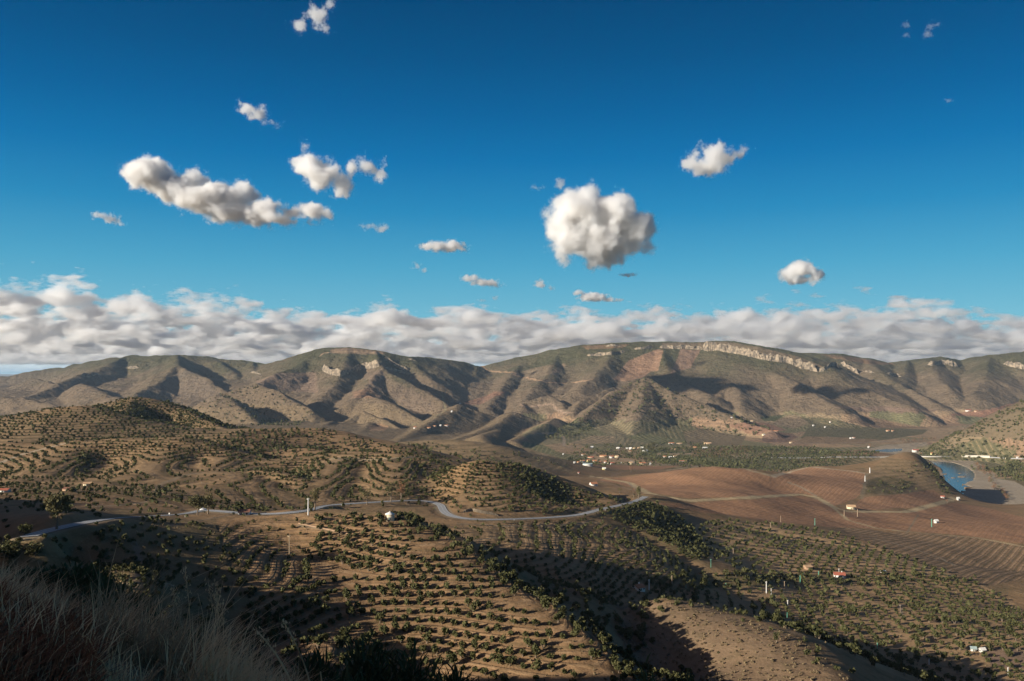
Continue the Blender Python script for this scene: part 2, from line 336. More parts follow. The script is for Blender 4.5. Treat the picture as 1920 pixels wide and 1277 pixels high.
def near_line(P, r):
    """indices of land vertices within r of the line, their distance and the line's height there"""
    P = [Vector(p) for p in P]; best = np.full(Z.shape, 1e9, np.float32); zl = np.zeros(Z.shape, np.float32)
    for A, B in zip(P[:-1], P[1:]):
        r0 = np.searchsorted(ds, max(1, min(A.y, B.y) - r)); r1 = np.searchsorted(ds, max(A.y, B.y) + r) + 1
        ys = ds[r0:r1]; 
        if not len(ys): continue
        tmin = (min(A.x, B.x) - r) / (ys[-1] if min(A.x, B.x) - r > 0 else ys[0]); tmax = (max(A.x, B.x) + r) / (ys[0] if max(A.x, B.x) + r > 0 else ys[-1])
        c0 = int(np.clip((tmin + .66) / 1.32 * (NT - 1), 0, NT - 1)); c1 = int(np.clip((tmax + .66) / 1.32 * (NT - 1) + 2, 1, NT))
        if c1 <= c0: continue
        S = (slice(r0, r1), slice(c0, c1)); dd, tq = seg_dist(X[S], Y[S], A, B)
        m = dd < best[S]; bs = best[S]; bs[m] = dd[m]; zs = zl[S]; zs[m] = (A.z + (B.z - A.z) * tq)[m]
    return best, zl
# --- river bed and banks
RIVER = [[(1640, 844), (1665, 842), (1692, 841), (1690, 846), (1668, 848), (1646, 847)],
 [(1723, 862), (1742, 866), (1755, 873), (1765, 880), (1770, 892), (1772, 903), (1775, 913), (1773, 922), (1783, 929), (1797, 936), (1812, 941), (1826, 942),
  (1810, 936), (1803, 931), (1807, 927), (1802, 922), (1813, 920), (1808, 915), (1822, 913), (1807, 909), (1812, 905), (1823, 902), (1828, 893), (1823, 883), (1810, 875), (1788, 868), (1760, 865), (1738, 863)]]
BARS = [(1771, 889, 5, 1.0), (1788, 896, 5, 1.0), (1803, 894, 8, 1.6), (1800, 888, 4, .6), (1779, 900, 1.6, 2), (1796, 902, 2, 1.4), (1805, 909, 1.8, 1.8), (1816, 917, 6, 1.2)]
UW = UC + F * X / np.maximum(Y, 1); VW = VH - F * WZ / np.maximum(Y, 1)       # where each column of land would meet the water plane
UW[:, NT:] = -1e6
wob = 1.2 * fbm2(X / 35, Y / 35, 3)
river = np.zeros(Z.shape, bool)
for p in RIVER: river |= inpoly(UW + 2 * wob, VW + 0.5 * wob, p)
for (u, v, ru, rv) in BARS: river &= ~(((UW - u) / ru) ** 2 + ((VW - v) / rv) ** 2 < 1 + .6 * wob)
zone = (UW > 1600) & (VW > 828) & (VW < 975) & (D > 1750) & (D < 4200)
Z = np.where(zone & ~river & (D > 1900), np.maximum(Z, WZ + 0.7 + .4 * wob), Z); Z = np.where(river, np.minimum(Z, WZ - 2.0), Z)
Z = np.where(~river & (D > 1600) & (D < 9000), np.maximum(Z, WZ + 0.6), Z)
# --- country road: bench cut into the slopes
ROADS = [[(52, 1006), (62, 1002), (95, 992), (130, 984), (180, 975), (230, 970), (300, 967), (350, 963), (375, 958), (388, 953)],
         [(460, 966), (500, 965), (550, 962), (588, 955), (600, 950), (620, 946), (680, 943), (740, 939), (800, 937), (815, 939)],
         [(826, 944), (829, 950), (828, 958), (834, 966), (850, 971), (880, 975), (940, 974), (1000, 972), (1050, 969), (1095, 965), (1120, 955), (1160, 948), (1185, 942), (1205, 935), (1212, 930)]]
project()
def smooth_line(P, n=6):
    P = [Vector(p) for p in P]
    for _ in range(n):
        P = [P[0]] + [(P[i - 1] + P[i] * 2 + P[i + 1]) / 4 for i in range(1, len(P) - 1)] + [P[-1]]
    return P
def resample(P, step):
    out = [P[0].copy()]; acc = 0
    for a, b in zip(P[:-1], P[1:]):
        L = (b - a).length
        if L < 1e-6: continue
        s = step - acc
        while s <= L: out.append(a.lerp(b, s / L)); s += step
        acc = (acc + L) % step if (L >= step - acc) else acc + L
    return out
road_lines = []
for p in ROADS:
    L = resample(smooth_line(trace(p, 4.0), 10), 5.0); road_lines.append(smooth_line(L, 6))
join = [road_lines[0] + road_lines[1] + road_lines[2]]
road = resample(smooth_line(join[0], 8), 5.0)
RD, RZ = near_line(road, 16)
f = 1 - sstep(4.2, 13, RD); Z = Z * (1 - f) + (RZ - 0.25) * f
project()
# ------------------------------------------------------------------ land cover: soil colours, planting rows
Uf, Vf = U, VV
n_a = fbm2(X / 60, Y / 60, 4); n_b = fbm2(X / 14, Y / 14, 3); n_c = fbm2(X / 400, Y / 400, 4)
def C3(*c): return np.array(c, np.float32)
tan = C3(.235, .155, .088); dry = C3(.20, .145, .085); grey = C3(.175, .135, .092); green = C3(.070, .076, .036); brown = C3(.29, .17, .105)
red = C3(.27, .13, .07); pale = C3(.36, .28, .19); sand = C3(.40, .33, .245); rock = C3(.27, .215, .16); lawn = C3(.08, .10, .045); olive = C3(.125, .110, .058)
def mixc(a, b, f): return a * (1 - f[..., None]) + b * f[..., None]
COLR = mixc(mixc(np.broadcast_to(tan, Z.shape + (3,)), dry, np.clip(.5 + n_a, 0, 1)), green, np.clip(n_b * .9 + n_a * .5 - .1, 0, .45))
fr = sstep(1700, 3600, D)
farc = mixc(np.broadcast_to(grey, Z.shape + (3,)), green, np.clip(sstep(-120, 190, Z + 150 * n_c + 40 * n_a) * 1.05, 0, .93))
COLR = mixc(COLR, farc, fr).astype(np.float32)
SCRUB = np.clip(fr * (.55 + .5 * n_c + .25 * sstep(-200, 100, Z)) * .9, 0, 1).astype(np.float32); ROW = np.zeros(Z.shape, np.float32); ROWA = np.zeros(Z.shape, np.float32)
PAT = []   # planting patches for the trees: (mask, kind, parameters)
wu, wv = 2.2 * fbm2(Uf / 40, Vf / 25, 3), 1.6 * fbm2(Uf / 40 + 9, Vf / 25, 3)
def patch(poly, col=None, d0=0, d1=1e9, amt=.92, scrub=None, rows=None, rowa=.5, jit=1.0):
    ok = (D > d0) & (D < d1); m = np.zeros(Z.shape, bool)
    r = np.nonzero((ds > d0) & (ds < d1))[0]
    if not len(r): return m
    s = slice(r[0], r[-1] + 1); m[s] = inpoly(Uf[s] + wu[s] * jit, Vf[s] + wv[s] * jit, poly)
    if col is not None: 
        k = np.clip(amt + .25 * n_b[m] + .2 * n_a[m], 0, 1)[:, None]; COLR[m] = COLR[m] * (1 - k) + col * k
    if scrub is not None: SCRUB[m] = scrub
    if rows is not None:
        if rows[0] == 'z': ph = ZS[m] / rows[1]
        else: 
            a = math.radians(rows[1]); ph = (X[m] * math.cos(a) + Y[m] * math.sin(a)) / rows[2] + .25 * n_a[m]
        ROW[m] = ph; ROWA[m] = rowa
    return m
# near and middle hills
mC = patch([(405, 985), (560, 962), (740, 966), (830, 1000), (960, 1078), (1060, 1150), (1140, 1210), (1215, 1285), (430, 1285), (470, 1130), (430, 1060)], C3(.25, .16, .09), 230, 560, .6, rows=('z', 1.75), rowa=.8)
mClf = patch([(405, 975), (600, 960), (600, 1010), (560, 1060), (520, 1160), (430, 1060)], C3(.29, .19, .105), 230, 600, .7)
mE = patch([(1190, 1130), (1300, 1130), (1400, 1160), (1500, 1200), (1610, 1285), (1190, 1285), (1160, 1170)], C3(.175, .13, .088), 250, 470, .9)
mVal = patch([(-60, 1010), (300, 975), (420, 985), (470, 1100), (520, 1285), (-60, 1285)], olive, 60, 460, .5)
mB = patch([(840, 990), (1110, 972), (1190, 1000), (1290, 1060), (1350, 1135), (1190, 1135), (1090, 1112), (950, 1060)], C3(.29, .205, .12), 520, 1000, .7, rows=('z', 1.9), rowa=.6)
mF = patch([(1112, 958), (1215, 938), (1300, 985), (1330, 1050), (1300, 1052), (1200, 1000)], olive, 600, 1000, .6, rows=('z', 2.0), rowa=.5)
mD = patch([(1290, 990), (1340, 973), (1450, 983), (1560, 1000), (1660, 1030), (1790, 1080), (1700, 1092), (1500, 1080), (1380, 1065), (1310, 1040)], C3(.36, .255, .15), 600, 1100, .95, scrub=0)
mO = patch([(1200, 1085), (1400, 1070), (1600, 1090), (1800, 1080), (1880, 1115), (1925, 1150), (1930, 1285), (1630, 1285), (1500, 1195), (1400, 1150), (1230, 1115)], C3(.31, .22, .13), 380, 760, .85)
patch([(1835, 1218), (1880, 1212), (1930, 1225), (1930, 1255), (1860, 1250)], C3(.17, .125, .1), 380, 700, .9)
patch([(1170, 1085), (1300, 1078), (1500, 1075), (1620, 1078), (1600, 1092), (1430, 1098), (1250, 1108)], olive, 540, 800, .8)
mK = patch([(1560, 988), (1700, 1000), (1800, 1005), (1925, 1025), (1925, 1085), (1850, 1100), (1790, 1078), (1700, 1050), (1620, 1015)], C3(.20, .14, .092), 600, 1150, .9, rows=('l', -39, 8.5), rowa=1.0)
# D hill
mDl = patch([(800, 890), (830, 885), (880, 866), (905, 868), (880, 910), (850, 945), (815, 942)], C3(.29, .19, .10), 700, 960, .8, rows=('z', 2.4), rowa=.8)
mDh = patch([(880, 880), (900, 866), (960, 870), (1015, 885), (1100, 922), (1165, 938), (1120, 955), (1095, 962), (900, 960), (870, 930)], C3(.215, .15, .088), 650, 960, .7, rows=('z', 1.9), rowa=.6)
mG = patch([(440, 905), (540, 865), (640, 853), (700, 854), (800, 862), (825, 900), (810, 935), (600, 942), (440, 955)], C3(.235, .165, .095), 640, 1080, .7, rows=('z', 1.9), rowa=.7)
patch([(560, 870), (640, 853), (740, 856), (760, 862), (680, 864), (600, 868)], C3(.29, .21, .13), 900, 1080, .9)
mH = patch([(-60, 890), (0, 868), (80, 845), (150, 829), (330, 823), (420, 838), (500, 868), (480, 900), (300, 928), (150, 922), (-60, 925)], C3(.25, .175, .10), 640, 1120, .75, rows=('z', 2.1), rowa=.8)
mI = patch([(-60, 810), (0, 786), (180, 763), (250, 745), (330, 757), (420, 795), (480, 813), (400, 832), (330, 822), (150, 828), (-60, 880)], C3(.21, .16, .095), 1120, 1720, .7, rows=('z', 2.6), rowa=.9)
mJ = patch([(400, 838), (430, 812), (540, 805), (620, 807), (700, 828), (780, 853), (640, 852), (500, 872)], C3(.17, .118, .072), 1040, 1450, .7)
patch([(40, 930), (60, 926), (200, 928), (290, 938), (345, 948), (300, 955), (180, 952), (60, 945)], C3(.22, .145, .085), 450, 720, .9, scrub=0)
mRest = inpoly(U, VV, [(-50, 770), (330, 757), (480, 808), (700, 828), (850, 860), (840, 945), (450, 962), (-50, 965)]) & (D > 560) & (D < 1750) & ~(mG | mH | mI | mJ | mDh)
k_ = mRest & (ROWA < .05); ROW[k_] = ZS[k_] / 2.1; ROWA[k_] = .6; COLR[k_] = COLR[k_] * .4 + .6 * C3(.22, .155, .09)
patch([(690, 826), (850, 820), (960, 832), (1060, 862), (1085, 892), (980, 870), (860, 864), (740, 850)], C3(.21, .16, .095), 1500, 3200, .85, rows=('z', 5), rowa=.5, scrub=.3)
patch([(950, 812), (1040, 800), (1090, 830), (1050, 855), (990, 840)], C3(.2, .155, .10), 2600, 4600, .7, scrub=.35)
q0 = (D > 1900) & (D < 4600) & (U < 1070) & (Z < -150) & (Z > WZ + 4); k_ = (.65 * sstep(1900, 2300, D) * (1 - sstep(4000, 4600, D)) * np.clip(.8 + n_a, 0, 1))[q0][:, None]; COLR[q0] = COLR[q0] * (1 - k_) + k_ * C3(.24, .185, .11); SCRUB[q0] = .4
# terraced fields by the river valley
patch([(1110, 900), (1190, 893), (1250, 882), (1320, 873), (1385, 877), (1450, 895), (1480, 912), (1500, 926), (1380, 932), (1290, 934), (1230, 925), (1150, 905)], brown, 1100, 1750, 1, rows=('l', -30, 7), rowa=.3)
patch([(1450, 893), (1480, 885), (1520, 875), (1600, 883), (1622, 888), (1620, 915), (1606, 934), (1560, 950), (1540, 932), (1490, 922), (1465, 905)], brown * 1.08, 1300, 2050, 1, rows=('l', -30, 7), rowa=.45)
patch([(1215, 942), (1290, 944), (1400, 937), (1500, 930), (1535, 938), (1575, 960), (1700, 962), (1790, 942), (1850, 952), (1925, 972), (1925, 1020), (1800, 1003), (1650, 992), (1560, 988), (1450, 980), (1380, 968), (1300, 958)], brown * .95, 850, 1900, 1, rows=('l', -35, 7), rowa=.25)
patch([(1620, 932), (1700, 926), (1750, 918), (1772, 934), (1740, 950), (1600, 957), (1608, 940)], brown, 1200, 1950, 1, rows=('l', -30, 7), rowa=.35)
patch([(1622, 890), (1660, 858), (1740, 866), (1772, 890), (1790, 935), (1755, 916), (1700, 925), (1620, 930)], C3(.20, .15, .09), 1450, 2200, .9, rows=('z', 5), rowa=.5, scrub=.35)
patch([(1620, 925), (1625, 900), (1660, 892), (1720, 905), (1690, 927)], olive, 1450, 2200, .7, scrub=.6)
# valley floor
patch([(1060, 842), (1300, 835), (1500, 835), (1640, 838), (1700, 850), (1640, 862), (1560, 885), (1440, 890), (1300, 880), (1100, 880), (1040, 860)], olive * 1.05, 2200, 4000, .8, scrub=.5)
patch([(1065, 868), (1130, 872), (1240, 874), (1280, 872), (1240, 880), (1100, 882)], brown, 2200, 3200, .9, scrub=0)
patch([(1035, 845), (1070, 841), (1100, 842), (1150, 849), (1100, 852), (1050, 850)], red * .85, 2500, 4200, .9, scrub=.2)
patch([(1300, 846), (1350, 838), (1405, 834), (1420, 846), (1340, 857), (1295, 856)], C3(.30, .19, .11), 2600, 4200, .9, rows=('l', 20, 26), rowa=1, scrub=.2)
patch([(1560, 848), (1620, 842), (1690, 850), (1640, 858), (1570, 856)], C3(.25, .16, .10), 2600, 3600, .9, rows=('l', 10, 14), rowa=.7, scrub=.15)
patch([(1480, 862), (1560, 851), (1645, 855), (1620, 875), (1560, 880), (1500, 882)], olive, 2200, 3200, .7, rows=('l', 8, 26), rowa=.9, scrub=.4)
patch([(1230, 850), (1310, 850), (1300, 853), (1230, 854)], pale, 2600, 3900, .8, scrub=0)
mR = patch([(1700, 850), (1730, 845), (1770, 825), (1850, 785), (1925, 750), (1925, 925), (1870, 920), (1840, 895), (1810, 868), (1760, 860)], C3(.17, .14, .09), 2300, 3400, .85, scrub=.15)
patch([(1850, 885), (1925, 872), (1925, 925), (1880, 922), (1855, 905)], olive * .9, 2050, 3400, .8, scrub=.5)
# far slopes
FR = dict(d0=3300, d1=8000)
patch([(480, 716), (520, 700), (592, 698), (597, 738), (560, 735), (500, 727)], C3(.24, .175, .13), amt=.85, scrub=.1, **FR)
patch([(690, 706), (716, 690), (722, 700), (718, 745), (655, 748), (690, 722)], C3(.23, .17, .12), amt=.85, scrub=.1, **FR)
patch([(660, 735), (700, 725), (716, 745), (665, 747)], brown, amt=.6, **FR)
patch([(285, 735), (345, 690), (375, 705), (420, 745), (390, 755)], C3(.19, .155, .12), amt=.6, scrub=.4, **FR)
patch([(1180, 675), (1233, 655), (1244, 657), (1233, 697), (1220, 697), (1207, 707), (1173, 715), (1150, 712)], C3(.30, .19, .125), amt=1, scrub=0, **FR)
patch([(1276, 655), (1313, 656), (1295, 690), (1258, 700)], C3(.24, .16, .115), amt=1, scrub=.05, **FR)
patch([(1030, 700), (1056, 682), (1062, 684), (1045, 706)], C3(.25, .18, .12), amt=.9, scrub=.05, **FR)
patch([(965, 700), (1000, 690), (1040, 684), (1030, 702), (985, 715)], C3(.2, .155, .105), amt=.8, scrub=.2, **FR)
patch([(870, 755), (925, 738), (948, 734), (902, 758), (872, 761)], C3(.26, .155, .11), amt=.9, scrub=.05, **FR)
patch([(912, 742), (925, 734), (952, 734), (938, 742)], C3(.29, .165, .11), amt=.9, scrub=.05, **FR)
patch([(840, 742), (900, 735), (880, 752), (848, 755)], C3(.215, .17, .12), amt=.8, scrub=.1, **FR)
patch([(640, 680), (700, 695), (800, 745), (820, 765), (780, 780), (740, 750)], C3(.19, .145, .11), amt=.5, scrub=.3, **FR)
patch([(690, 798), (710, 794), (730, 799), (722, 807), (695, 808)], C3(.32, .21, .13), d0=2500, d1=6000, amt=1, scrub=0)
patch([(1090, 815), (1150, 788), (1215, 760), (1190, 838), (1100, 840)], C3(.21, .165, .115), d0=3300, d1=5000, amt=.75, scrub=.1)
patch([(1213, 768), (1300, 790), (1275, 828), (1172, 840)], C3(.105, .098, .062), d0=3300, d1=5000, amt=.85, scrub=.4)
patch([(1363, 797), (1400, 791), (1440, 793), (1475, 806), (1440, 810), (1420, 817), (1400, 812)], C3(.27, .16, .11), d0=3300, d1=6000, amt=1, scrub=0)
patch([(1430, 815), (1450, 808), (1480, 812), (1497, 820), (1475, 829), (1430, 828)], C3(.17, .11, .085), d0=3300, d1=6000, amt=1, scrub=0)
patch([(1375, 776), (1460, 771), (1475, 777), (1425, 783), (1430, 791), (1390, 788)], C3(.23, .18, .115), d0=3600, d1=6000, amt=.9, scrub=0, rows=('l', 30, 22), rowa=.5)
patch([(1425, 782), (1472, 777), (1455, 788), (1432, 790)], lawn, d0=3600, d1=6000, amt=1, scrub=0)
patch([(1441, 795), (1480, 777), (1500, 780), (1515, 795), (1490, 804)], C3(.27, .21, .14), d0=3300, d1=6000, amt=1, scrub=.1, rows=('l', 40, 20), rowa=.8)
patch([(1500, 780), (1560, 785), (1620, 800), (1740, 806), (1730, 815), (1600, 832), (1500, 822), (1520, 797)], C3(.10, .105, .055), d0=3300, d1=6000, amt=.8, scrub=.6, rows=('l', 25, 20), rowa=.5)
patch([(1490, 832), (1510, 818), (1560, 820), (1650, 824), (1620, 832)], C3(.25, .17, .105), d0=3000, d1=5000, amt=.9, scrub=.2, rows=('l', 20, 24), rowa=.9)
patch([(1590, 790), (1620, 780), (1700, 795), (1740, 803), (1640, 803)], C3(.25, .165, .11), d0=3600, d1=6500, amt=.8, scrub=.2, rows=('l', 20, 24), rowa=.6)
patch([(1560, 762), (1660, 762), (1760, 770), (1780, 785), (1640, 775)], C3(.21, .145, .115), d0=3600, d1=6500, amt=.7, scrub=.1)
patch([(1780, 776), (1850, 768), (1925, 750), (1925, 766), (1860, 784), (1800, 780)], C3(.28, .155, .105), d0=3600, d1=7000, amt=1, scrub=0)
patch([(1280, 810), (1330, 800), (1400, 815), (1390, 835), (1290, 835)], C3(.19, .16, .10), d0=3300, d1=5000, amt=.7, scrub=.3, rows=('l', 15, 26), rowa=.8)
patch([(620, 655), (650, 652), (720, 658), (720, 664), (620, 662)], C3(.26, .18, .12), amt=.8, scrub=.1, **FR)
patch([(1090, 648), (1180, 646), (1170, 652), (1100, 655)], C3(.24, .15, .09), amt=.7, scrub=.2, **FR)
patch([(1240, 643), (1365, 641), (1420, 650), (1480, 664), (1540, 684), (1545, 694), (1470, 676), (1380, 656), (1240, 654)], C3(.22, .16, .11), amt=.6, scrub=.2, **FR)
patch([(1540, 664), (1620, 672), (1680, 684), (1640, 684), (1560, 672)], C3(.23, .13, .075), amt=.6, scrub=.2, **FR)
COLR *= (1 + (np.array([.30, .20, .10], np.float32) - np.array([.36, .31, .24], np.float32) * fr[..., None]))
# small holdings of the valley floor and lower slopes: plots of olives, vines and bare ground, each with its own soil and row direction
_pr = np.random.default_rng(21); _np = 240; _pc = np.stack([_pr.uniform(-1300, 2600, _np), _pr.uniform(2300, 5600, _np)], 1)
mfl = (D > 2350) & (D < 5600) & (UW > 980) & (Z < -225 + 25 * n_a) & (VW < 900) & (ROWA < .05) & (COLR[..., 0] < .4) & (SCRUB > .02)
pxx = X[mfl] + 25 * n_b[mfl]; pyy = Y[mfl] * 1.0 + 40 * n_a[mfl]; best = np.full(pxx.shape, 1e18); wh = np.zeros(pxx.shape, int)
for k_ in range(_np):
    dd_ = (pxx - _pc[k_, 0]) ** 2 + ((pyy - _pc[k_, 1]) * .55) ** 2; q_ = dd_ < best; best[q_] = dd_[q_]; wh[q_] = k_
_cols = np.array([C3(.13, .125, .062), C3(.11, .12, .055), C3(.26, .18, .11), C3(.22, .165, .10), C3(.16, .14, .08), C3(.30, .20, .12), C3(.10, .10, .05), C3(.24, .15, .095)])[_pr.integers(0, 8, _np)]
_ang = _pr.uniform(-40, 60, _np) * math.pi / 180; _sp = _pr.uniform(14, 26, _np)
COLR[mfl] = COLR[mfl] * .2 + _cols[wh] * 1.15; ROW[mfl] = (X[mfl] * np.cos(_ang[wh]) + Y[mfl] * np.sin(_ang[wh])) / _sp[wh]; ROWA[mfl] = .75; SCRUB[mfl] *= .45
# sand and gravel beside the river, pale where the floods leave it bare
for p in ([(1798, 923), (1813, 919), (1830, 919), (1836, 925), (1862, 930), (1900, 938), (1925, 948), (1925, 962), (1880, 951), (1830, 944), (1803, 936)],
          [(1745, 862), (1800, 866), (1822, 873), (1840, 888), (1846, 905), (1836, 918), (1812, 912), (1826, 893), (1820, 882), (1790, 871)],
          [(1622, 843), (1660, 835), (1720, 830), (1737, 835), (1720, 850), (1690, 849), (1640, 850)], [(1655, 846), (1735, 842), (1740, 858), (1700, 862), (1650, 856)]):
    m = inpoly(UW + 2 * wob, VW + wob, p) & (D > 1900) & (D < 4200) & (Z < WZ + 6); COLR[m] = sand * (0.9 + .25 * n_b[m][:, None]); SCRUB[m] = 0
m = (Z < WZ + 1.2) & inpoly(UW + 3 * wob, VW + wob, [(1630, 843), (1690, 834), (1738, 829), (1745, 852), (1830, 866), (1925, 915), (1925, 965), (1790, 946), (1765, 915), (1715, 862), (1660, 852)]); COLR[m] = sand * .95; SCRUB[m] = 0
# farm tracks, paths and boundaries worn into the ground: (pixels, half width in metres, colour, nearest distance)
TRK = [([(1110, 893), (1180, 905), (1215, 925), (1290, 939), (1400, 933), (1500, 927), (1530, 932), (1565, 952), (1590, 959), (1700, 960), (1760, 944), (1790, 934)], 7, C3(.50, .38, .22), 900),
 ([(1480, 905), (1500, 912), (1530, 930)], 3, pale, 1200), ([(1250, 882), (1320, 873), (1385, 877), (1450, 893)], 4, C3(.42, .32, .2), 1400), ([(1450, 893), (1520, 875), (1600, 884), (1625, 888)], 5, pale * 1.25, 1500),
 ([(1615, 935), (1622, 905), (1625, 888)], 3, C3(.27, .21, .13), 1300), ([(1560, 950), (1590, 975), (1640, 990), (1750, 1002), (1830, 1008), (1920, 1025)], 3, C3(.45, .34, .2), 700),
 ([(860, 982), (950, 986), (1040, 985), (1120, 979)], 1.5, pale * .8, 500), ([(870, 1015), (930, 1008)], 1.2, pale * .8, 500), ([(560, 985), (610, 992), (650, 1000)], 1.2, C3(.3, .23, .15), 300),
 ([(320, 985), (360, 978), (410, 970), (430, 965)], 1.6, C3(.27, .19, .12), 300), ([(255, 1100), (258, 1080), (262, 1050), (258, 1030), (250, 1015)], 1.6, C3(.24, .18, .12), 150), ([(232, 1095), (260, 1096), (320, 1096)], 1.6, C3(.34, .26, .17), 120),
 ([(170, 950), (220, 948), (270, 942), (283, 937)], 2, C3(.34, .25, .16), 450), ([(0, 868), (40, 852), (80, 842), (120, 832)], 4.5, C3(.40, .32, .23), 900), ([(290, 930), (300, 908), (350, 890), (380, 886)], 3, C3(.3, .22, .14), 600),
 ([(620, 860), (700, 862), (760, 858), (800, 855)], 4, C3(.33, .26, .17), 800), ([(1640, 1010), (1700, 1025), (1760, 1045), (1790, 1060)], 2, pale, 600), ([(1688, 1133), (1690, 1145), (1692, 1157)], 1.1, pale, 400),
 ([(1145, 1125), (1165, 1142), (1180, 1135)], 1.2, C3(.2, .14, .09), 300), ([(905, 687), (912, 695), (930, 697), (968, 699), (963, 703), (1000, 711), (1025, 717), (1058, 719), (1090, 715), (1110, 712)], 9, C3(.40, .26, .16), 4000),
 ([(1057, 836), (1058, 822), (1050, 812), (1035, 812), (1000, 812)], 7, C3(.33, .26, .19), 2600), ([(1100, 858), (1180, 862), (1195, 870), (1240, 872), (1310, 868)], 4, C3(.36, .31, .25), 2300), ([(1060, 838), (1100, 836), (1160, 838), (1230, 842)], 4, C3(.3, .24, .17), 2800),
 ([(975, 757), (980, 762), (1000, 762), (1035, 757), (1045, 768), (1060, 774), (1080, 774)], 8, C3(.34, .24, .17), 3800), ([(1450, 831), (1560, 831), (1640, 829), (1730, 825)], 5, C3(.27, .24, .21), 3000), ([(1160, 888), (1120, 900), (1160, 912), (1210, 925)], 3, C3(.3, .2, .13), 1200),
 ([(600, 668), (605, 662), (650, 659), (720, 662)], 8, C3(.34, .24, .16), 4500), ([(1180, 906), (1200, 925)], 2, pale, 900), ([(1700, 1000), (1722, 965)], 1.5, C3(.27, .2, .13), 800), ([(830, 740), (836, 770), (800, 790), (760, 800)], 6, C3(.2, .17, .1), 3500)]
for pts, hw, c, dm in TRK:
    L = trace(pts, 3.0, dm)
    if len(L) < 2: continue
    L = [p for i, p in enumerate(L) if i == 0 or abs(p.y - L[i - 1].y) < 250]
    dd, _ = near_line(smooth_line(L, 2), hw * 2.2); f = (1 - sstep(hw * .6, hw * 1.25, dd + hw * .5 * n_b))[..., None]
    COLR = COLR * (1 - f) + c * f; SCRUB = SCRUB * (1 - f[..., 0]); ROWA = ROWA * (1 - f[..., 0])
f = (1 - sstep(4.5, 7.5, RD + 1.5 * n_b))[..., None]; COLR = COLR * (1 - f) + C3(.27, .21, .14) * f; ROWA *= (1 - f[..., 0])
# terraces: real treads and risers where the rows follow the contours of the near hills
m = (ROWA > .45) & (D < 1100) & (mC | mDh | mG | mH | mB); k = np.where(mC, 1.75, np.where(mB | mDh | mG, 1.9, 2.1)); ph = ZS / k; fl = np.floor(ph); fq = ph - fl
st = k * (fl + sstep(.55, 1.0, fq)) ; Z = np.where(m, Z + (st - ZS) * .32, Z)
project()
# ------------------------------------------------------------------ materials
def mat(name, rough=.9):
    m = bpy.data.materials.new(name); m.use_nodes = True; b = m.node_tree.nodes["Principled BSDF"]; b.inputs["Roughness"].default_value = rough
    b.inputs["Specular IOR Level"].default_value = .2
    return m, m.node_tree, b
def nd(t, ty, **k):
    n = t.nodes.new(ty)
    for a, v in k.items(): setattr(n, a, v)
    return n
def noise_mat(name, c1, c2, scale=1.0, rough=.9, bump=0.0, detail=4, obj=False, c3=None):
    m, t, b = mat(name, rough); g = nd(t, "ShaderNodeNewGeometry"); tc = nd(t, "ShaderNodeTexCoord")
    n = nd(t, "ShaderNodeTexNoise"); n.inputs["Scale"].default_value = scale; n.inputs["Detail"].default_value = detail
    t.links.new(tc.outputs["Object"] if obj else g.outputs["Position"], n.inputs["Vector"])
    r = nd(t, "ShaderNodeValToRGB"); r.color_ramp.elements[0].position = .35; r.color_ramp.elements[1].position = .65
    r.color_ramp.elements[0].color = (*c1, 1); r.color_ramp.elements[1].color = (*c2, 1)
    if c3: e = r.color_ramp.elements.new(.5); e.color = (*c3, 1)
    t.links.new(n.outputs[0], r.inputs[0]); t.links.new(r.outputs[0], b.inputs["Base Color"])
    if bump:
        bp = nd(t, "ShaderNodeBump"); bp.inputs["Strength"].default_value = .6; bp.inputs["Distance"].default_value = bump
        t.links.new(n.outputs[0], bp.inputs["Height"]); t.links.new(bp.outputs[0], b.inputs["Normal"])
    return m
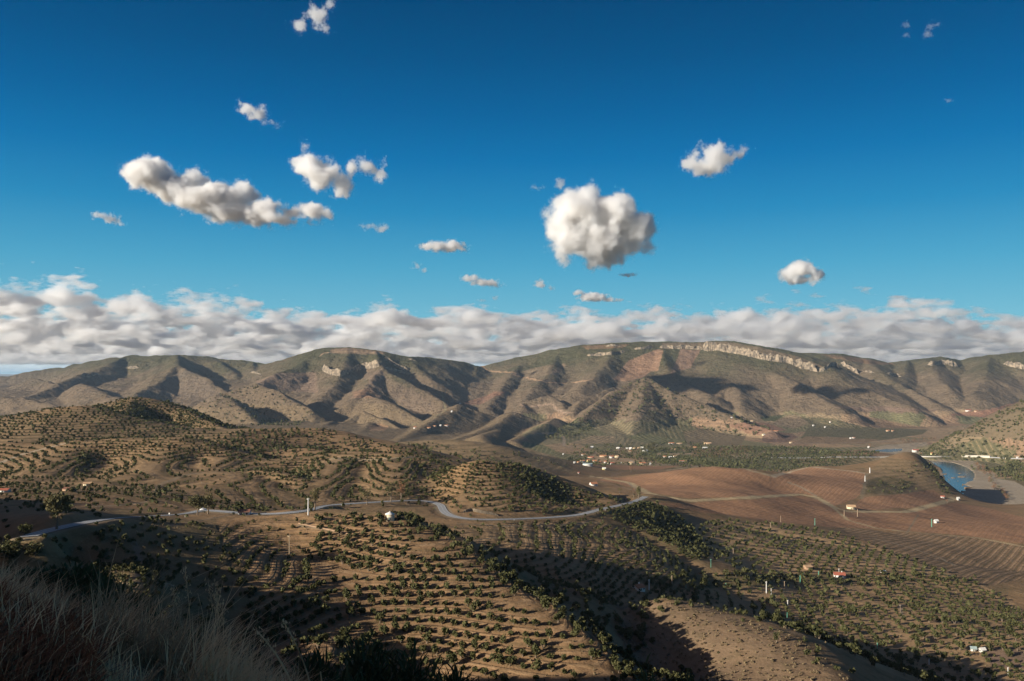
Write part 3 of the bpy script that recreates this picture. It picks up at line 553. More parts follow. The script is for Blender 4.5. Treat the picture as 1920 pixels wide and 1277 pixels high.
def land_mat():
    m, t, b = mat("land", .95); b.inputs["Specular IOR Level"].default_value = .05; L = t.links.new
    g = nd(t, "ShaderNodeNewGeometry"); P = g.outputs["Position"]
    def attr(n): a = nd(t, "ShaderNodeAttribute"); a.attribute_name = n; return a
    ac, asb, arw, ara, adn = attr("soil"), attr("scrub"), attr("row"), attr("rowa"), attr("far")
    def noise(s, det=4, rgh=.6):
        n = nd(t, "ShaderNodeTexNoise"); n.inputs["Scale"].default_value = s; n.inputs["Detail"].default_value = det; n.inputs["Roughness"].default_value = rgh; L(P, n.inputs["Vector"]); return n.outputs[0]
    def mth(op, a, b_=None, c=None):
        n = nd(t, "ShaderNodeMath", operation=op)
        for i, v in enumerate((a, b_, c)):
            if v is None: continue
            if isinstance(v, (int, float)): n.inputs[i].default_value = v
            else: L(v, n.inputs[i])
        return n.outputs[0]
    def ramp(v, a, b_, c0=0., c1=1.):
        n = nd(t, "ShaderNodeMapRange"); n.interpolation_type = 'SMOOTHSTEP'; L(v, n.inputs[0])
        for i, x in enumerate((a, b_, c0, c1)): n.inputs[i + 1].default_value = x
        return n.outputs[0]
    def mixn(f, a, b_, blend='MIX'):
        n = nd(t, "ShaderNodeMix", data_type='RGBA', blend_type=blend)
        if isinstance(f, float): n.inputs[0].default_value = f
        else: L(f, n.inputs[0])
        for i, x in ((6, a), (7, b_)):
            if isinstance(x, tuple): n.inputs[i].default_value = (*x, 1)
            else: L(x, n.inputs[i])
        return n.outputs[2]
    nf, nm, nl = noise(1.3, 5), noise(.16, 5), noise(.022, 5, .65)
    col = ac.outputs["Color"]
    # mottling of earth, stones and dry weeds
    col = mixn(mth('MULTIPLY', ramp(nm, .48, .68), .36), col, (.075, .07, .035))
    col = mixn(mth('MULTIPLY', ramp(nf, .5, .72), .38), col, (.34, .27, .185))
    col = mixn(ramp(nl, .3, .7, 0., .25), col, (.12, .082, .052))
    # rows: bare strip and darker weedy strip between planted lines
    fr = mth('FRACT', arw.outputs["Fac"]); band = mth('MULTIPLY', ramp(mth('ABSOLUTE', mth('SUBTRACT', fr, .2)), .17, .05), ara.outputs["Fac"])
    col = mixn(mth('MULTIPLY', mth('MULTIPLY', band, ramp(nm, .62, .42)), .75), col, (.36, .245, .14))
    bd = mth('MULTIPLY', ramp(mth('ABSOLUTE', mth('SUBTRACT', fr, .7)), .22, .05), ara.outputs["Fac"])
    col = mixn(mth('MULTIPLY', bd, .55), col, (.075, .068, .036))
    # far scrub: separate bushes seen as dots
    v = nd(t, "ShaderNodeTexVoronoi"); v.inputs["Scale"].default_value = .075; L(P, v.inputs["Vector"]); sp = v.outputs["Distance"]
    v2 = nd(t, "ShaderNodeTexVoronoi"); v2.inputs["Scale"].default_value = .03; L(P, v2.inputs["Vector"])
    thr = mth('ADD', mth('MULTIPLY', asb.outputs["Fac"], .5), mth('MULTIPLY', mth('SUBTRACT', nl, .5), .9))
    dots = mth('MULTIPLY', mth('LESS_THAN', sp, thr), ramp(asb.outputs["Fac"], .05, .3))
    dots2 = mth('MULTIPLY', mth('LESS_THAN', v2.outputs["Distance"], mth('SUBTRACT', thr, .12)), ramp(asb.outputs["Fac"], .1, .4))
    col = mixn(mth('MULTIPLY', dots, .6), col, (.05, .052, .028)); col = mixn(mth('MULTIPLY', dots2, .5), col, (.06, .058, .03))
    L(col, b.inputs["Base Color"])
    # relief
    h = mth('ADD', mth('MULTIPLY', nf, .22), mth('MULTIPLY', nm, 1.0))
    h = mth('ADD', h, mth('MULTIPLY', mth('MULTIPLY', nl, 26.), adn.outputs["Fac"])); h = mth('ADD', h, mth('MULTIPLY', dots, 3.0)); h = mth('ADD', h, mth('MULTIPLY', dots2, 5.))
    h = mth('ADD', h, mth('MULTIPLY', band, .35))
    bp = nd(t, "ShaderNodeBump"); bp.inputs["Strength"].default_value = .85; bp.inputs["Distance"].default_value = 1.0
    L(h, bp.inputs["Height"]); L(bp.outputs[0], b.inputs["Normal"])
    return m
M_land = land_mat()
V = np.stack([X, Y, Z], 2).reshape(-1, 3)
V = np.vstack([V, [[0, 0, -1.6]]])
i = np.arange((NR - 1) * NC).reshape(NR - 1, NC); j = np.roll(i, -1, 1)
Fq = np.stack([i, j, j + NC, i + NC], 2).reshape(-1, 4)
a = np.arange(NC); Ft = np.stack([np.full(NC, NR * NC), np.roll(a, -1), a], 1)
terrain = mesh_np("terrain", V, [Fq, Ft], M_land, smooth=True); tag(terrain, kind="structure")
def put(name, arr, ty='FLOAT'):
    at = terrain.data.attributes.new(name, ty, 'POINT'); 
    if ty == 'FLOAT': at.data.foreach_set("value", np.append(arr.ravel(), 0).astype(np.float32))
    else:
        c = np.ones((NR * NC + 1, 4), np.float32); c[:-1, :3] = np.clip(arr.reshape(-1, 3), 0, 1); c[-1, :3] = .1; at.data.foreach_set("color", c.ravel())
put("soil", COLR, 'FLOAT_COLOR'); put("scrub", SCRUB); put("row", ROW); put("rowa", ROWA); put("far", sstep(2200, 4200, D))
del V, Fq
# ------------------------------------------------------------------ water
mw, t, b = mat("water", .12); b.inputs["Base Color"].default_value = (.012, .045, .085, 1); b.inputs["Specular IOR Level"].default_value = .5; b.inputs["IOR"].default_value = 1.33
n = nd(t, "ShaderNodeTexNoise"); n.inputs["Scale"].default_value = .25; n.inputs["Detail"].default_value = 5; g = nd(t, "ShaderNodeNewGeometry"); t.links.new(g.outputs["Position"], n.inputs["Vector"])
bp = nd(t, "ShaderNodeBump"); bp.inputs["Strength"].default_value = .35; bp.inputs["Distance"].default_value = .5; t.links.new(n.outputs[0], bp.inputs["Height"]); t.links.new(bp.outputs[0], b.inputs["Normal"])
gx, gy = np.meshgrid(np.linspace(880, 2100, 30), np.linspace(1800, 3700, 40))
Vw = np.stack([gx.ravel(), gy.ravel(), np.full(gx.size, WZ)], 1); k = np.arange(39 * 30).reshape(39, 30)[:, :-1].ravel()
river_o = mesh_np("river", Vw, np.stack([k, k + 1, k + 31, k + 30], 1), mw); tag(river_o, kind="structure")
# ------------------------------------------------------------------ road surface and its painted lines
def ribbon(name, L, offs, w, dz, m, parent=None):
    P = [Vector(p) for p in L]; V = []
    for i, p in enumerate(P):
        tn = (P[min(i + 1, len(P) - 1)] - P[max(i - 1, 0)]); tn.z = 0; tn.normalize(); nn = Vector((tn.y, -tn.x, 0))
        for s in (-w / 2, w / 2): V.append(tuple(p + nn * (offs + s) + Vector((0, 0, dz))))
    k = np.arange(0, 2 * len(P) - 2, 2)
    return mesh_np(name, V, np.stack([k, k + 1, k + 3, k + 2], 1), m, parent)
M_asph = noise_mat("asphalt", (.27, .275, .28), (.34, .34, .34), .5, .85)
M_line = noise_mat("road_paint", (.7, .7, .68), (.8, .8, .78), 2, .6)
road_o = ribbon("road", road, 0, 6.6, .0, M_asph); tag(road_o, kind="structure")
for off in (-2.9, 2.9): ribbon("edge_line", road, off, .22, .02, M_line, road_o)
ribbon("centre_line", road, 0, .16, .02, M_line, road_o)
# ------------------------------------------------------------------ haze: the air of the valley
HZ = bpy.data.materials.new("haze"); HZ.use_nodes = True; t = HZ.node_tree; t.nodes.clear(); o = nd(t, "ShaderNodeOutputMaterial"); pv = nd(t, "ShaderNodeVolumePrincipled")
pv.inputs["Color"].default_value = (.55, .76, 1.0, 1); pv.inputs["Density"].default_value = 1.7e-5; pv.inputs["Anisotropy"].default_value = 0.0; t.links.new(pv.outputs[0], o.inputs["Volume"])
def box(name, lo, hi, m):
    V = [(x, y, z) for z in (lo[2], hi[2]) for y in (lo[1], hi[1]) for x in (lo[0], hi[0])]
    Fb = np.array([(0, 2, 3, 1), (4, 5, 7, 6), (0, 1, 5, 4), (2, 6, 7, 3), (0, 4, 6, 2), (1, 3, 7, 5)])
    return mesh_np(name, V, Fb, m)
if HAZE: tag(box("haze", (-73000, -73000, float(Z.min()) - 8), (73000, 73000, float(Z.max()) + 40), HZ), kind="stuff")
# ------------------------------------------------------------------ vegetation
CMV = np.minimum.accumulate(VV, axis=0)
def visible(x, y, ztop, slack=3.0):
    ci = np.clip(np.round((x / y + 0.66) / 1.32 * (NT - 1)), 0, NT - 1).astype(int)
    ri = np.clip(np.searchsorted(ds, y - np.maximum(4, y * .006)) - 1, 0, NR - 1)
    v = VH - F * ztop / y; u = UC + F * x / y
    return (v < CMV[ri, ci] + slack) & (u > -25) & (u < 1945) & (v < 1310)
def leaf_mat(name, c1, c2, scale=.35, rough=.75, var=.35):
    """leaf colour varies from clump to clump and from plant to plant"""
    m, t, b = mat(name, rough); b.inputs["Specular IOR Level"].default_value = .15
    g = nd(t, "ShaderNodeNewGeometry"); n = nd(t, "ShaderNodeTexNoise"); n.inputs["Scale"].default_value = scale; n.inputs["Detail"].default_value = 3
    t.links.new(g.outputs["Position"], n.inputs["Vector"]); n2_ = nd(t, "ShaderNodeTexWhiteNoise"); n2_.noise_dimensions = '3D'
    sn = nd(t, "ShaderNodeVectorMath", operation='SNAP'); sn.inputs[1].default_value = (.8, .8, .8); t.links.new(g.outputs["Position"], sn.inputs[0]); t.links.new(sn.outputs[0], n2_.inputs[0])
    a = nd(t, "ShaderNodeMath", operation='MULTIPLY_ADD'); a.inputs[1].default_value = var; t.links.new(n2_.outputs[0], a.inputs[0]); t.links.new(n.outputs[0], a.inputs[2])
    r = nd(t, "ShaderNodeMapRange"); r.inputs[1].default_value = .35; r.inputs[2].default_value = .95; t.links.new(a.outputs[0], r.inputs[0])
    mx = nd(t, "ShaderNodeMix", data_type='RGBA'); mx.inputs[6].default_value = (*c1, 1); mx.inputs[7].default_value = (*c2, 1); t.links.new(r.outputs[0], mx.inputs[0])
    t.links.new(mx.outputs[2], b.inputs["Base Color"])
    tr = nd(t, "ShaderNodeBsdfTranslucent"); t.links.new(mx.outputs[2], tr.inputs[0]); ms = nd(t, "ShaderNodeMixShader"); ms.inputs[0].default_value = .12
    o = [q for q in t.nodes if q.type == 'OUTPUT_MATERIAL'][0]; t.links.new(b.outputs[0], ms.inputs[1]); t.links.new(tr.outputs[0], ms.inputs[2]); t.links.new(ms.outputs[0], o.inputs[0])
    return m
M_olive = leaf_mat("olive_leaves", (.04, .047, .018), (.11, .106, .042)); M_wild = leaf_mat("scrub_leaves", (.045, .055, .022), (.13, .12, .05))
M_euca = leaf_mat("tree_leaves", (.06, .065, .03), (.15, .125, .055), .25); M_rust = leaf_mat("autumn_leaves", (.17, .09, .05), (.28, .15, .08), .3)
M_tuft = leaf_mat("dry_tuft", (.11, .085, .05), (.34, .26, .155), .8); M_broom = leaf_mat("broom_leaves", (.035, .055, .025), (.085, .11, .05), 1.5); M_bark = noise_mat("bark", (.12, .09, .065), (.24, .19, .14), 3, .95, .03)
def clumps(n, rg, size, asp=(1, 1, .8), hollow=.45, lobes=5, lift=0.0, tri=False):
    """leaf clumps: small faces spread through an uneven crown of unit radius"""
    lc = rg.normal(size=(lobes, 3)); lc /= np.linalg.norm(lc, axis=1)[:, None]; lc *= rg.uniform(.25, .6, (lobes, 1)); lr = rg.uniform(.38, .62, lobes)
    k = rg.integers(0, lobes, n); dv = rg.normal(size=(n, 3)); dv /= np.linalg.norm(dv, axis=1)[:, None]
    c = lc[k] + dv * (lr[k] * rg.uniform(hollow, 1.05, n) ** .6)[:, None]; c *= np.array(asp); c[:, 2] += lift
    a = rg.normal(size=(n, 3)); nrm = dv * .9 + a * .6; nrm /= np.linalg.norm(nrm, axis=1)[:, None]
    t1 = np.cross(nrm, rg.normal(size=(n, 3))); t1 /= np.linalg.norm(t1, axis=1)[:, None]; t2 = np.cross(nrm, t1)
    s = size * rg.uniform(.6, 1.4, n)[:, None]; t1 = t1 * s; t2 = t2 * s * rg.uniform(.5, 1, (n, 1))
    if tri:
        V = np.stack([c - t1 * .6 - t2 * .6, c + t1, c - t1 * .3 + t2], 1).reshape(-1, 3); return V, np.arange(3 * n).reshape(n, 3)
    bend = nrm * s * .35
    V = np.stack([c - t1 - bend, c - t2, c + t1 - bend * .5, c + t2], 1).reshape(-1, 3)
    return V, np.arange(4 * n).reshape(n, 4)
def tube(pts, rad, k=6):
    pts = [np.array(p, float) for p in pts]; V = []; F_ = []
    for i, p in enumerate(pts):
        d = pts[min(i + 1, len(pts) - 1)] - pts[max(i - 1, 0)]; d /= np.linalg.norm(d) + 1e-9
        a = np.cross(d, (0.3, 1, .1) if abs(d[2]) > .5 else (0, 0, 1)); a /= np.linalg.norm(a); b = np.cross(d, a)
        for j in range(k): an = 2 * math.pi * j / k; V.append(p + rad[i] * (a * math.cos(an) + b * math.sin(an)))
    for i in range(len(pts) - 1):
        for j in range(k): F_.append((i * k + j, i * k + (j + 1) % k, (i + 1) * k + (j + 1) % k, (i + 1) * k + j))
    return np.array(V), np.array(F_)
def joinm(parts):
    Vs, Fs, k = [], [], 0
    for V, Fc in parts: Vs.append(V); Fs.append(Fc + k); k += len(V)
    return np.vstack(Vs), np.vstack(Fs)
# --- where things are planted
def by_contour(m, dz, gap, seed, miss=.05, jit=.05, phase=.45):
    rg = np.random.default_rng(seed); r = np.nonzero(m.any(1))[0]; c = np.nonzero(m.any(0))[0]
    if not len(r): return np.zeros((0, 2))
    r0, r1, c0, c1 = r[0], r[-1] + 1, c[0], c[-1] + 1; S = (slice(r0, r1), slice(c0, c1)); PH = Z0s[S] / dz + phase; M = m[S]; XX, YY = X[S], Y[S]; out = []
    for ax in (0, 1):
        A = PH[:-1] if ax == 0 else PH[:, :-1]; B = PH[1:] if ax == 0 else PH[:, 1:]
        MM = (M[:-1] & M[1:]) if ax == 0 else (M[:, :-1] & M[:, 1:]); k = np.nonzero((np.floor(A) != np.floor(B)) & MM)
        a, b = A[k], B[k]; lev = np.maximum(np.floor(a), np.floor(b)); f = (lev - a) / (b - a)
        xa, ya = XX[:-1][k] if ax == 0 else XX[:, :-1][k], YY[:-1][k] if ax == 0 else YY[:, :-1][k]
        xb, yb = XX[1:][k] if ax == 0 else XX[:, 1:][k], YY[1:][k] if ax == 0 else YY[:, 1:][k]
        out.append(np.stack([xa + (xb - xa) * f, ya + (yb - ya) * f, lev], 1))
    P = np.vstack(out); P = P[np.lexsort((P[:, 1], P[:, 0], P[:, 2]))]
    keep = []; cell = {}; g = gap * .93
    for x, y, l in P.tolist():
        ci, cj = int(x // g), int(y // g); ok = True
        for i in (-1, 0, 1):
            for j in (-1, 0, 1):
                for (a, b, l2) in cell.get((ci + i, cj + j), ()):
                    if (a - x) ** 2 + (b - y) ** 2 < (g * g if l2 == l else g * g * .3): ok = False; break
                if not ok: break
            if not ok: break
        if ok: cell.setdefault((ci, cj), []).append((x, y, l)); keep.append((x, y))
    K = np.array(keep).reshape(-1, 2); K = K[rg.random(len(K)) > miss]; return K + rg.normal(size=K.shape) * gap * jit
def lattice(m, ang, sx, sy, seed, miss=.05, jit=.08, bend=0.0):
    rg = np.random.default_rng(seed); xs, ys = X[m], Y[m]; a = math.radians(ang); ca, sa = math.cos(a), math.sin(a); cx, cy = xs.mean(), ys.mean()
    R_ = max(np.ptp(xs), np.ptp(ys)); n, q_ = int(R_ / sx) + 2, int(R_ / sy) + 2; I, J = np.meshgrid(np.arange(-n, n), np.arange(-q_, q_)); I, J = I.ravel() * sx, J.ravel() * sy
    J = J + bend * I * I / R_; x = cx + I * ca - J * sa; y = cy + I * sa + J * ca; k = y > 5; x, y = x[k], y[k]; k = (np.abs(x / y) < .655); x, y = x[k], y[k]
    k = at_grid(m, x, y) & (rg.random(len(x)) > miss); P = np.stack([x[k], y[k]], 1); return P + rg.normal(size=P.shape) * min(sx, sy) * jit
def scatter(m, dens, seed, clump=0.0):
    """dens per 100 m2"""
    rg = np.random.default_rng(seed); xs, ys = X[m], Y[m]
    if not len(xs): return np.zeros((0, 2))
    A = (xs.max() - xs.min()) * (ys.max() - ys.min()); n = int(A / 100 * dens); n = min(n, 400000)
    x = rg.uniform(xs.min(), xs.max(), n); y = rg.uniform(ys.min(), ys.max(), n); k = (np.abs(x / y) < .655); x, y = x[k], y[k]
    k = at_grid(m, x, y)
    if clump: k &= fbm2(x / clump, y / clump, 3) + rg.uniform(-.25, .25, len(x)) > -.02
    return np.stack([x[k], y[k]], 1)
RDm = RD > 6
plants = []   # x, y, radius, kind   (kind 0 planted olive, 1 wild shrub)
def add(P, r, kind, spread=.22, tall=1.0):
    if not len(P): return
    k = at_grid(RDm, P[:, 0], P[:, 1]); P = P[k]; rg = np.random.default_rng(len(plants) + 5)
    plants.append(np.stack([P[:, 0], P[:, 1], r * np.clip(rg.normal(1, spread, len(P)), .5, 1.7), np.full(len(P), kind), np.full(len(P), tall)], 1))
Z0s = ZS
mCr = inpoly(U, VV, [(740, 962), (820, 985), (880, 1015), (960, 1062), (1100, 1112), (1180, 1140), (1240, 1125), (1290, 1135), (1200, 1165), (1310, 1285), (1150, 1285), (1130, 1210), (1050, 1150), (940, 1080), (820, 1005), (740, 975)]) & (D > 250) & (D < 520)
mCu = inpoly(U, VV, [(560, 962), (740, 966), (820, 990), (860, 1020), (700, 1010), (600, 985), (560, 985)]) & (D > 300) & (D < 620)
add(by_contour(mC & ~mClf, 1.75, 5.3, 1, .04), 1.9, 0); add(by_contour(mClf & ~mCu, 1.75, 6.5, 2, .15), 1.3, 0)
add(scatter(mCr, 2.6, 3), 1.9, 1); add(scatter(mCu, 2.2, 4, 20), 1.9, 1); add(scatter(mC & ~mClf, .1, 5), 1.6, 1)
add(scatter(mE, .25, 6), .6, 1); crest = inpoly(U, VV, [(1200, 1120), (1300, 1125), (1400, 1152), (1500, 1192), (1600, 1260), (1600, 1285), (1560, 1285), (1480, 1215), (1390, 1172), (1290, 1150), (1200, 1142)]) & (D > 300) & (D < 480)
add(scatter(crest, .9, 7), 1.5, 1); add(scatter(mVal, 1.6, 8, 18), 1.3, 1); add(lattice(mVal, 10, 6, 7, 9, .4), 1.3, 1)
add(by_contour(mB, 1.9, 6.5, 10, .1), 1.8, 0); add(scatter(mB, .35, 11, 30), 1.5, 1); add(lattice(mF, 25, 6, 6, 12), 2.3, 0); add(lattice(mD, 8, 9.5, 14, 13, .03, .04), 2.6, 0, .12)
add(lattice(mO, -12, 7.8, 11.5, 14, .06, .05, .25), 2.35, 0); add(scatter(mO, .15, 15, 60), 1.9, 1)
add(by_contour(mDh, 1.9, 5.6, 16, .1), 2.0, 0); add(scatter(mDh, 1.0, 17, 25), 1.9, 1); add(by_contour(mG, 1.9, 6.3, 18, .05), 2.2, 0); add(by_contour(mH, 2.1, 6.3, 19, .1), 2.0, 0); add(scatter(mH, .25, 20, 40), 1.4, 1)
add(by_contour(mI, 2.6, 7.5, 21, .1), 2.5, 0); add(scatter(mJ, .9, 22, 60), 2.2, 1); add(lattice(mJ, 20, 9, 9, 23, .3), 2.4, 0)
add(scatter(mR, .42, 24), 4.6, 1, .35)
mP = inpoly(U, VV, [(1000, 832), (1080, 788), (1150, 735), (1210, 708), (1260, 735), (1330, 765), (1400, 790), (1447, 806), (1400, 820), (1290, 800), (1210, 770), (1150, 790), (1090, 815)]) & (D > 3500) & (D < 4900)
add(scatter(mP, .13, 25), 6.0, 1, .35); mK1 = inpoly(U, VV, [(340, 775), (410, 740), (480, 720), (590, 775), (560, 800), (490, 806), (420, 790)]) & (D > 3300) & (D < 4700); add(scatter(mK1, .10, 26), 5, 1)
mV = inpoly(U, VV, [(1060, 850), (1300, 838), (1500, 838), (1640, 840), (1650, 850), (1560, 882), (1440, 888), (1300, 880), (1200, 862)]) & (D > 2200) & (D < 3900) & (SCRUB > .08)
add(lattice(mV, 12, 12, 17, 27, .3), 3.6, 0); add(scatter(mV, .12, 28, 120), 5.0, 1)
mH3 = inpoly(U, VV, [(1625, 925), (1660, 890), (1720, 862), (1775, 900), (1785, 930), (1750, 916), (1700, 925)]) & (D > 1450) & (D < 2200); add(scatter(mH3, .5, 29, 60), 2.2, 1)
mRv = inpoly(U, VV, [(1720, 862), (1745, 870), (1770, 900), (1784, 928), (1765, 925), (1750, 895)]) & (D > 1700) & (D < 2900); add(scatter(mRv, 1.2, 30), 3.4, 1)
m4 = inpoly(U, VV, [(1840, 862), (1925, 858), (1925, 940), (1895, 930), (1850, 900)]) & (D > 2050) & (D < 3200); add(scatter(m4, .5, 31, 90), 4.5, 1)
m5 = inpoly(U, VV, [(560, 855), (640, 830), (700, 840), (820, 830), (980, 850), (1080, 880), (1000, 872), (860, 866), (700, 855)]) & (D > 1200) & (D < 3000); add(scatter(m5, .35, 32, 90), 3.2, 1)
band = inpoly(U, VV, [(0, 868), (80, 838), (330, 818), (500, 850), (640, 850), (480, 872), (330, 832), (150, 836)]) & (D > 900) & (D < 1500); add(scatter(band, .8, 33, 40), 1.6, 1)
m6 = inpoly(U, VV, [(0, 925), (150, 920), (300, 930), (340, 960), (200, 968), (60, 1000), (0, 1010)]) & (D > 300) & (D < 700); add(scatter(m6, .8, 34, 25), 1.4, 1)
rb = (RD > 6) & (RD < 16); add(scatter(rb, .9, 35, 12), 1.3, 1)
m7 = inpoly(U, VV, [(1170, 1080), (1300, 1076), (1620, 1074), (1830, 1080), (1830, 1092), (1430, 1100), (1250, 1108)]) & (D > 500) & (D < 850); add(scatter(m7, 1.3, 36), 1.9, 1)
add(scatter(mE, 12, 40), .45, 2, .35); add(scatter(mC, 2.2, 41), .42, 2, .35); add(scatter(mB, 1.2, 42), .5, 2, .35); add(scatter(mVal, 1.5, 43), .5, 2); add(scatter(mO, .5, 44), .6, 2)
add(scatter(inpoly(U, VV, [(1060, 836), (1240, 830), (1340, 830), (1320, 872), (1070, 882)]) & (D > 2200) & (D < 4300), .12, 45, 80), 4.5, 1)
add(scatter(inpoly(U, VV, [(180, 1050), (300, 1050), (310, 1120), (180, 1120)]) & (D > 150) & (D < 420), 5, 48), 1.5, 1); add(by_contour(mDl, 2.2, 6.5, 47, .15), 1.5, 0); add(by_contour(mRest, 2.1, 7, 46, .15), 2.0, 0)
PL = np.vstack(plants); pz = zat(PL[:, 0], PL[:, 1]); ok = visible(PL[:, 0], PL[:, 1], pz + 1.6 * PL[:, 2]) & (pz > WZ + 1.5); PL, pz = PL[ok], pz[ok]
print("plants", len(PL))
appar = PL[:, 2] / PL[:, 1]
def mass(name, idx, vmat, mid, seed):
    """all the plants nobody could count, as one mesh of leaf clumps"""
    rg = np.random.default_rng(seed); Vs, Fs, k = [], [], 0
    for lo, hi, n in ((0, 430, 46), (430, 800, 26), (800, 1800, 13), (1800, 9e9, 8)):
        T = [clumps(n, rg, .5 if n > 20 else .72, (1, 1, .85), .3, 4, .75, tri=True) for _ in range(8)]
        s = idx[(PL[idx, 1] >= lo) & (PL[idx, 1] < hi)]
        for j in range(8):
            q_ = s[j::8]
            if not len(q_): continue
            V, Fc = T[j]; an = rg.uniform(0, 6.28, len(q_)); c, sn = np.cos(an), np.sin(an); r = PL[q_, 2]
            W = np.empty((len(q_), len(V), 3), np.float32); hgt = rg.uniform(.85, 1.2, len(q_))
            W[:, :, 0] = (V[None, :, 0] * c[:, None] - V[None, :, 1] * sn[:, None]) * r[:, None] + PL[q_, 0][:, None]
            W[:, :, 1] = (V[None, :, 0] * sn[:, None] + V[None, :, 1] * c[:, None]) * r[:, None] + PL[q_, 1][:, None]
            W[:, :, 2] = V[None, :, 2] * (r * hgt)[:, None] + pz[q_][:, None]
            Fa = (Fc[None] + (np.arange(len(q_)) * len(V))[:, None, None]).reshape(-1, Fc.shape[1]) + k
            Vs.append(W.reshape(-1, 3)); Fs.append(Fa); k += len(q_) * len(V)
    o = mesh_np(name, np.vstack(Vs), np.vstack(Fs), vmat); tag(o, kind="stuff"); return o
def individuals(idx, name, label, cat, group, seed, vmat, nvar=7):
    rg = np.random.default_rng(seed); protos = []
    for j in range(nvar):
        e = bpy.data.objects.new(name, None); V, Fc = clumps(150, rg, .2, (1, 1, rg.uniform(.8, 1.05)), .35, 6, .95)
        crown = mesh_np("crown", V, Fc, vmat, e); st = []
        for q_ in range(rg.integers(2, 4)):
            a = rg.uniform(0, 6.28); b = rg.uniform(.2, .5); st.append(tube([(0, 0, -.25), (b * .3 * math.cos(a), b * .3 * math.sin(a), .3), (b * math.cos(a), b * math.sin(a), .85)], [.09, .065, .03], 5))
        V, Fc = joinm(st); trunk = mesh_np("trunk", V, Fc, M_bark, e); protos.append((e, crown, trunk))
    used = set()
    for n_, i in enumerate(idx):
        j = n_ % nvar; e, cr, tr = protos[j]
        if j in used: e2 = e.copy(); c2 = cr.copy(); t2 = tr.copy(); c2.parent = e2; t2.parent = e2; COL.objects.link(c2); COL.objects.link(t2)
        else: e2 = e; used.add(j)
        COL.objects.link(e2); e2.location = (PL[i, 0], PL[i, 1], pz[i]); s = PL[i, 2]; e2.scale = (s, s, s * rg.uniform(.9, 1.15)); e2.rotation_euler = (0, 0, rg.uniform(0, 6.28)); tag(e2, label, cat, group)
oi = np.nonzero(PL[:, 3] == 0)[0]; si = np.nonzero(PL[:, 3] == 1)[0]; oi = oi[np.argsort(-appar[oi])]; si = si[np.argsort(-appar[si])]
individuals(oi[:300], "olive_tree", "small round olive tree planted in the terraced rows of the nearest hillside orchards", "olive tree", "olive trees in rows on the nearest terraces", 5, M_olive)
individuals(si[:290], "shrub", "wild dark green bush growing on the slopes and crests around the nearest hill", "bush", "wild bushes on the nearest slopes", 6, M_wild)
mass("olive_grove", oi[300:], M_olive, 0, 7); mass("scrubland", si[290:], M_wild, 0, 8); mass("dry_tufts", np.nonzero(PL[:, 3] == 2)[0], M_tuft, 0, 9)
# --- the larger trees beside the road
def big_tree(u, v, h_px, w_px, name, label, cat, seed, vmat, group=None, lobes=9, n=900, asp=.75, base=.35):
    h0 = hit(u, v)
    if not h0: return
    k = h0.y / F; H = h_px * k; W = w_px * k; rg = np.random.default_rng(seed)
    e = bpy.data.objects.new(name, None); COL.objects.link(e); e.location = (h0.x, h0.y, h0.z - .2); tag(e, label, cat, group)
    ch = H * (1 - base); V, Fc = clumps(n, rg, .085, (1, 1, 1), .25, lobes, 0); V *= np.array([W / 2 / .95, W / 2 / .95, ch / 2 / .95]); V[:, 2] += H * base + ch / 2
    mesh_np("crown", V, Fc, vmat, e); lim = [tube([(0, 0, 0), (.02 * H, 0, H * .25), (0, .02 * H, H * .6)], [.028 * H + .1, .02 * H + .06, .008 * H], 8)]
    for q_ in range(6):
        a = rg.uniform(0, 6.28); z0 = H * rg.uniform(.2, .5); z1 = z0 + H * rg.uniform(.15, .35); rr = W * .35
        lim.append(tube([(0, 0, z0), (rr * .4 * math.cos(a), rr * .4 * math.sin(a), z0 + (z1 - z0) * .6), (rr * math.cos(a), rr * math.sin(a), z1)], [.012 * H, .009 * H, .003 * H], 5))
    V, Fc = joinm(lim); mesh_np("trunk", V, Fc, M_bark, e)
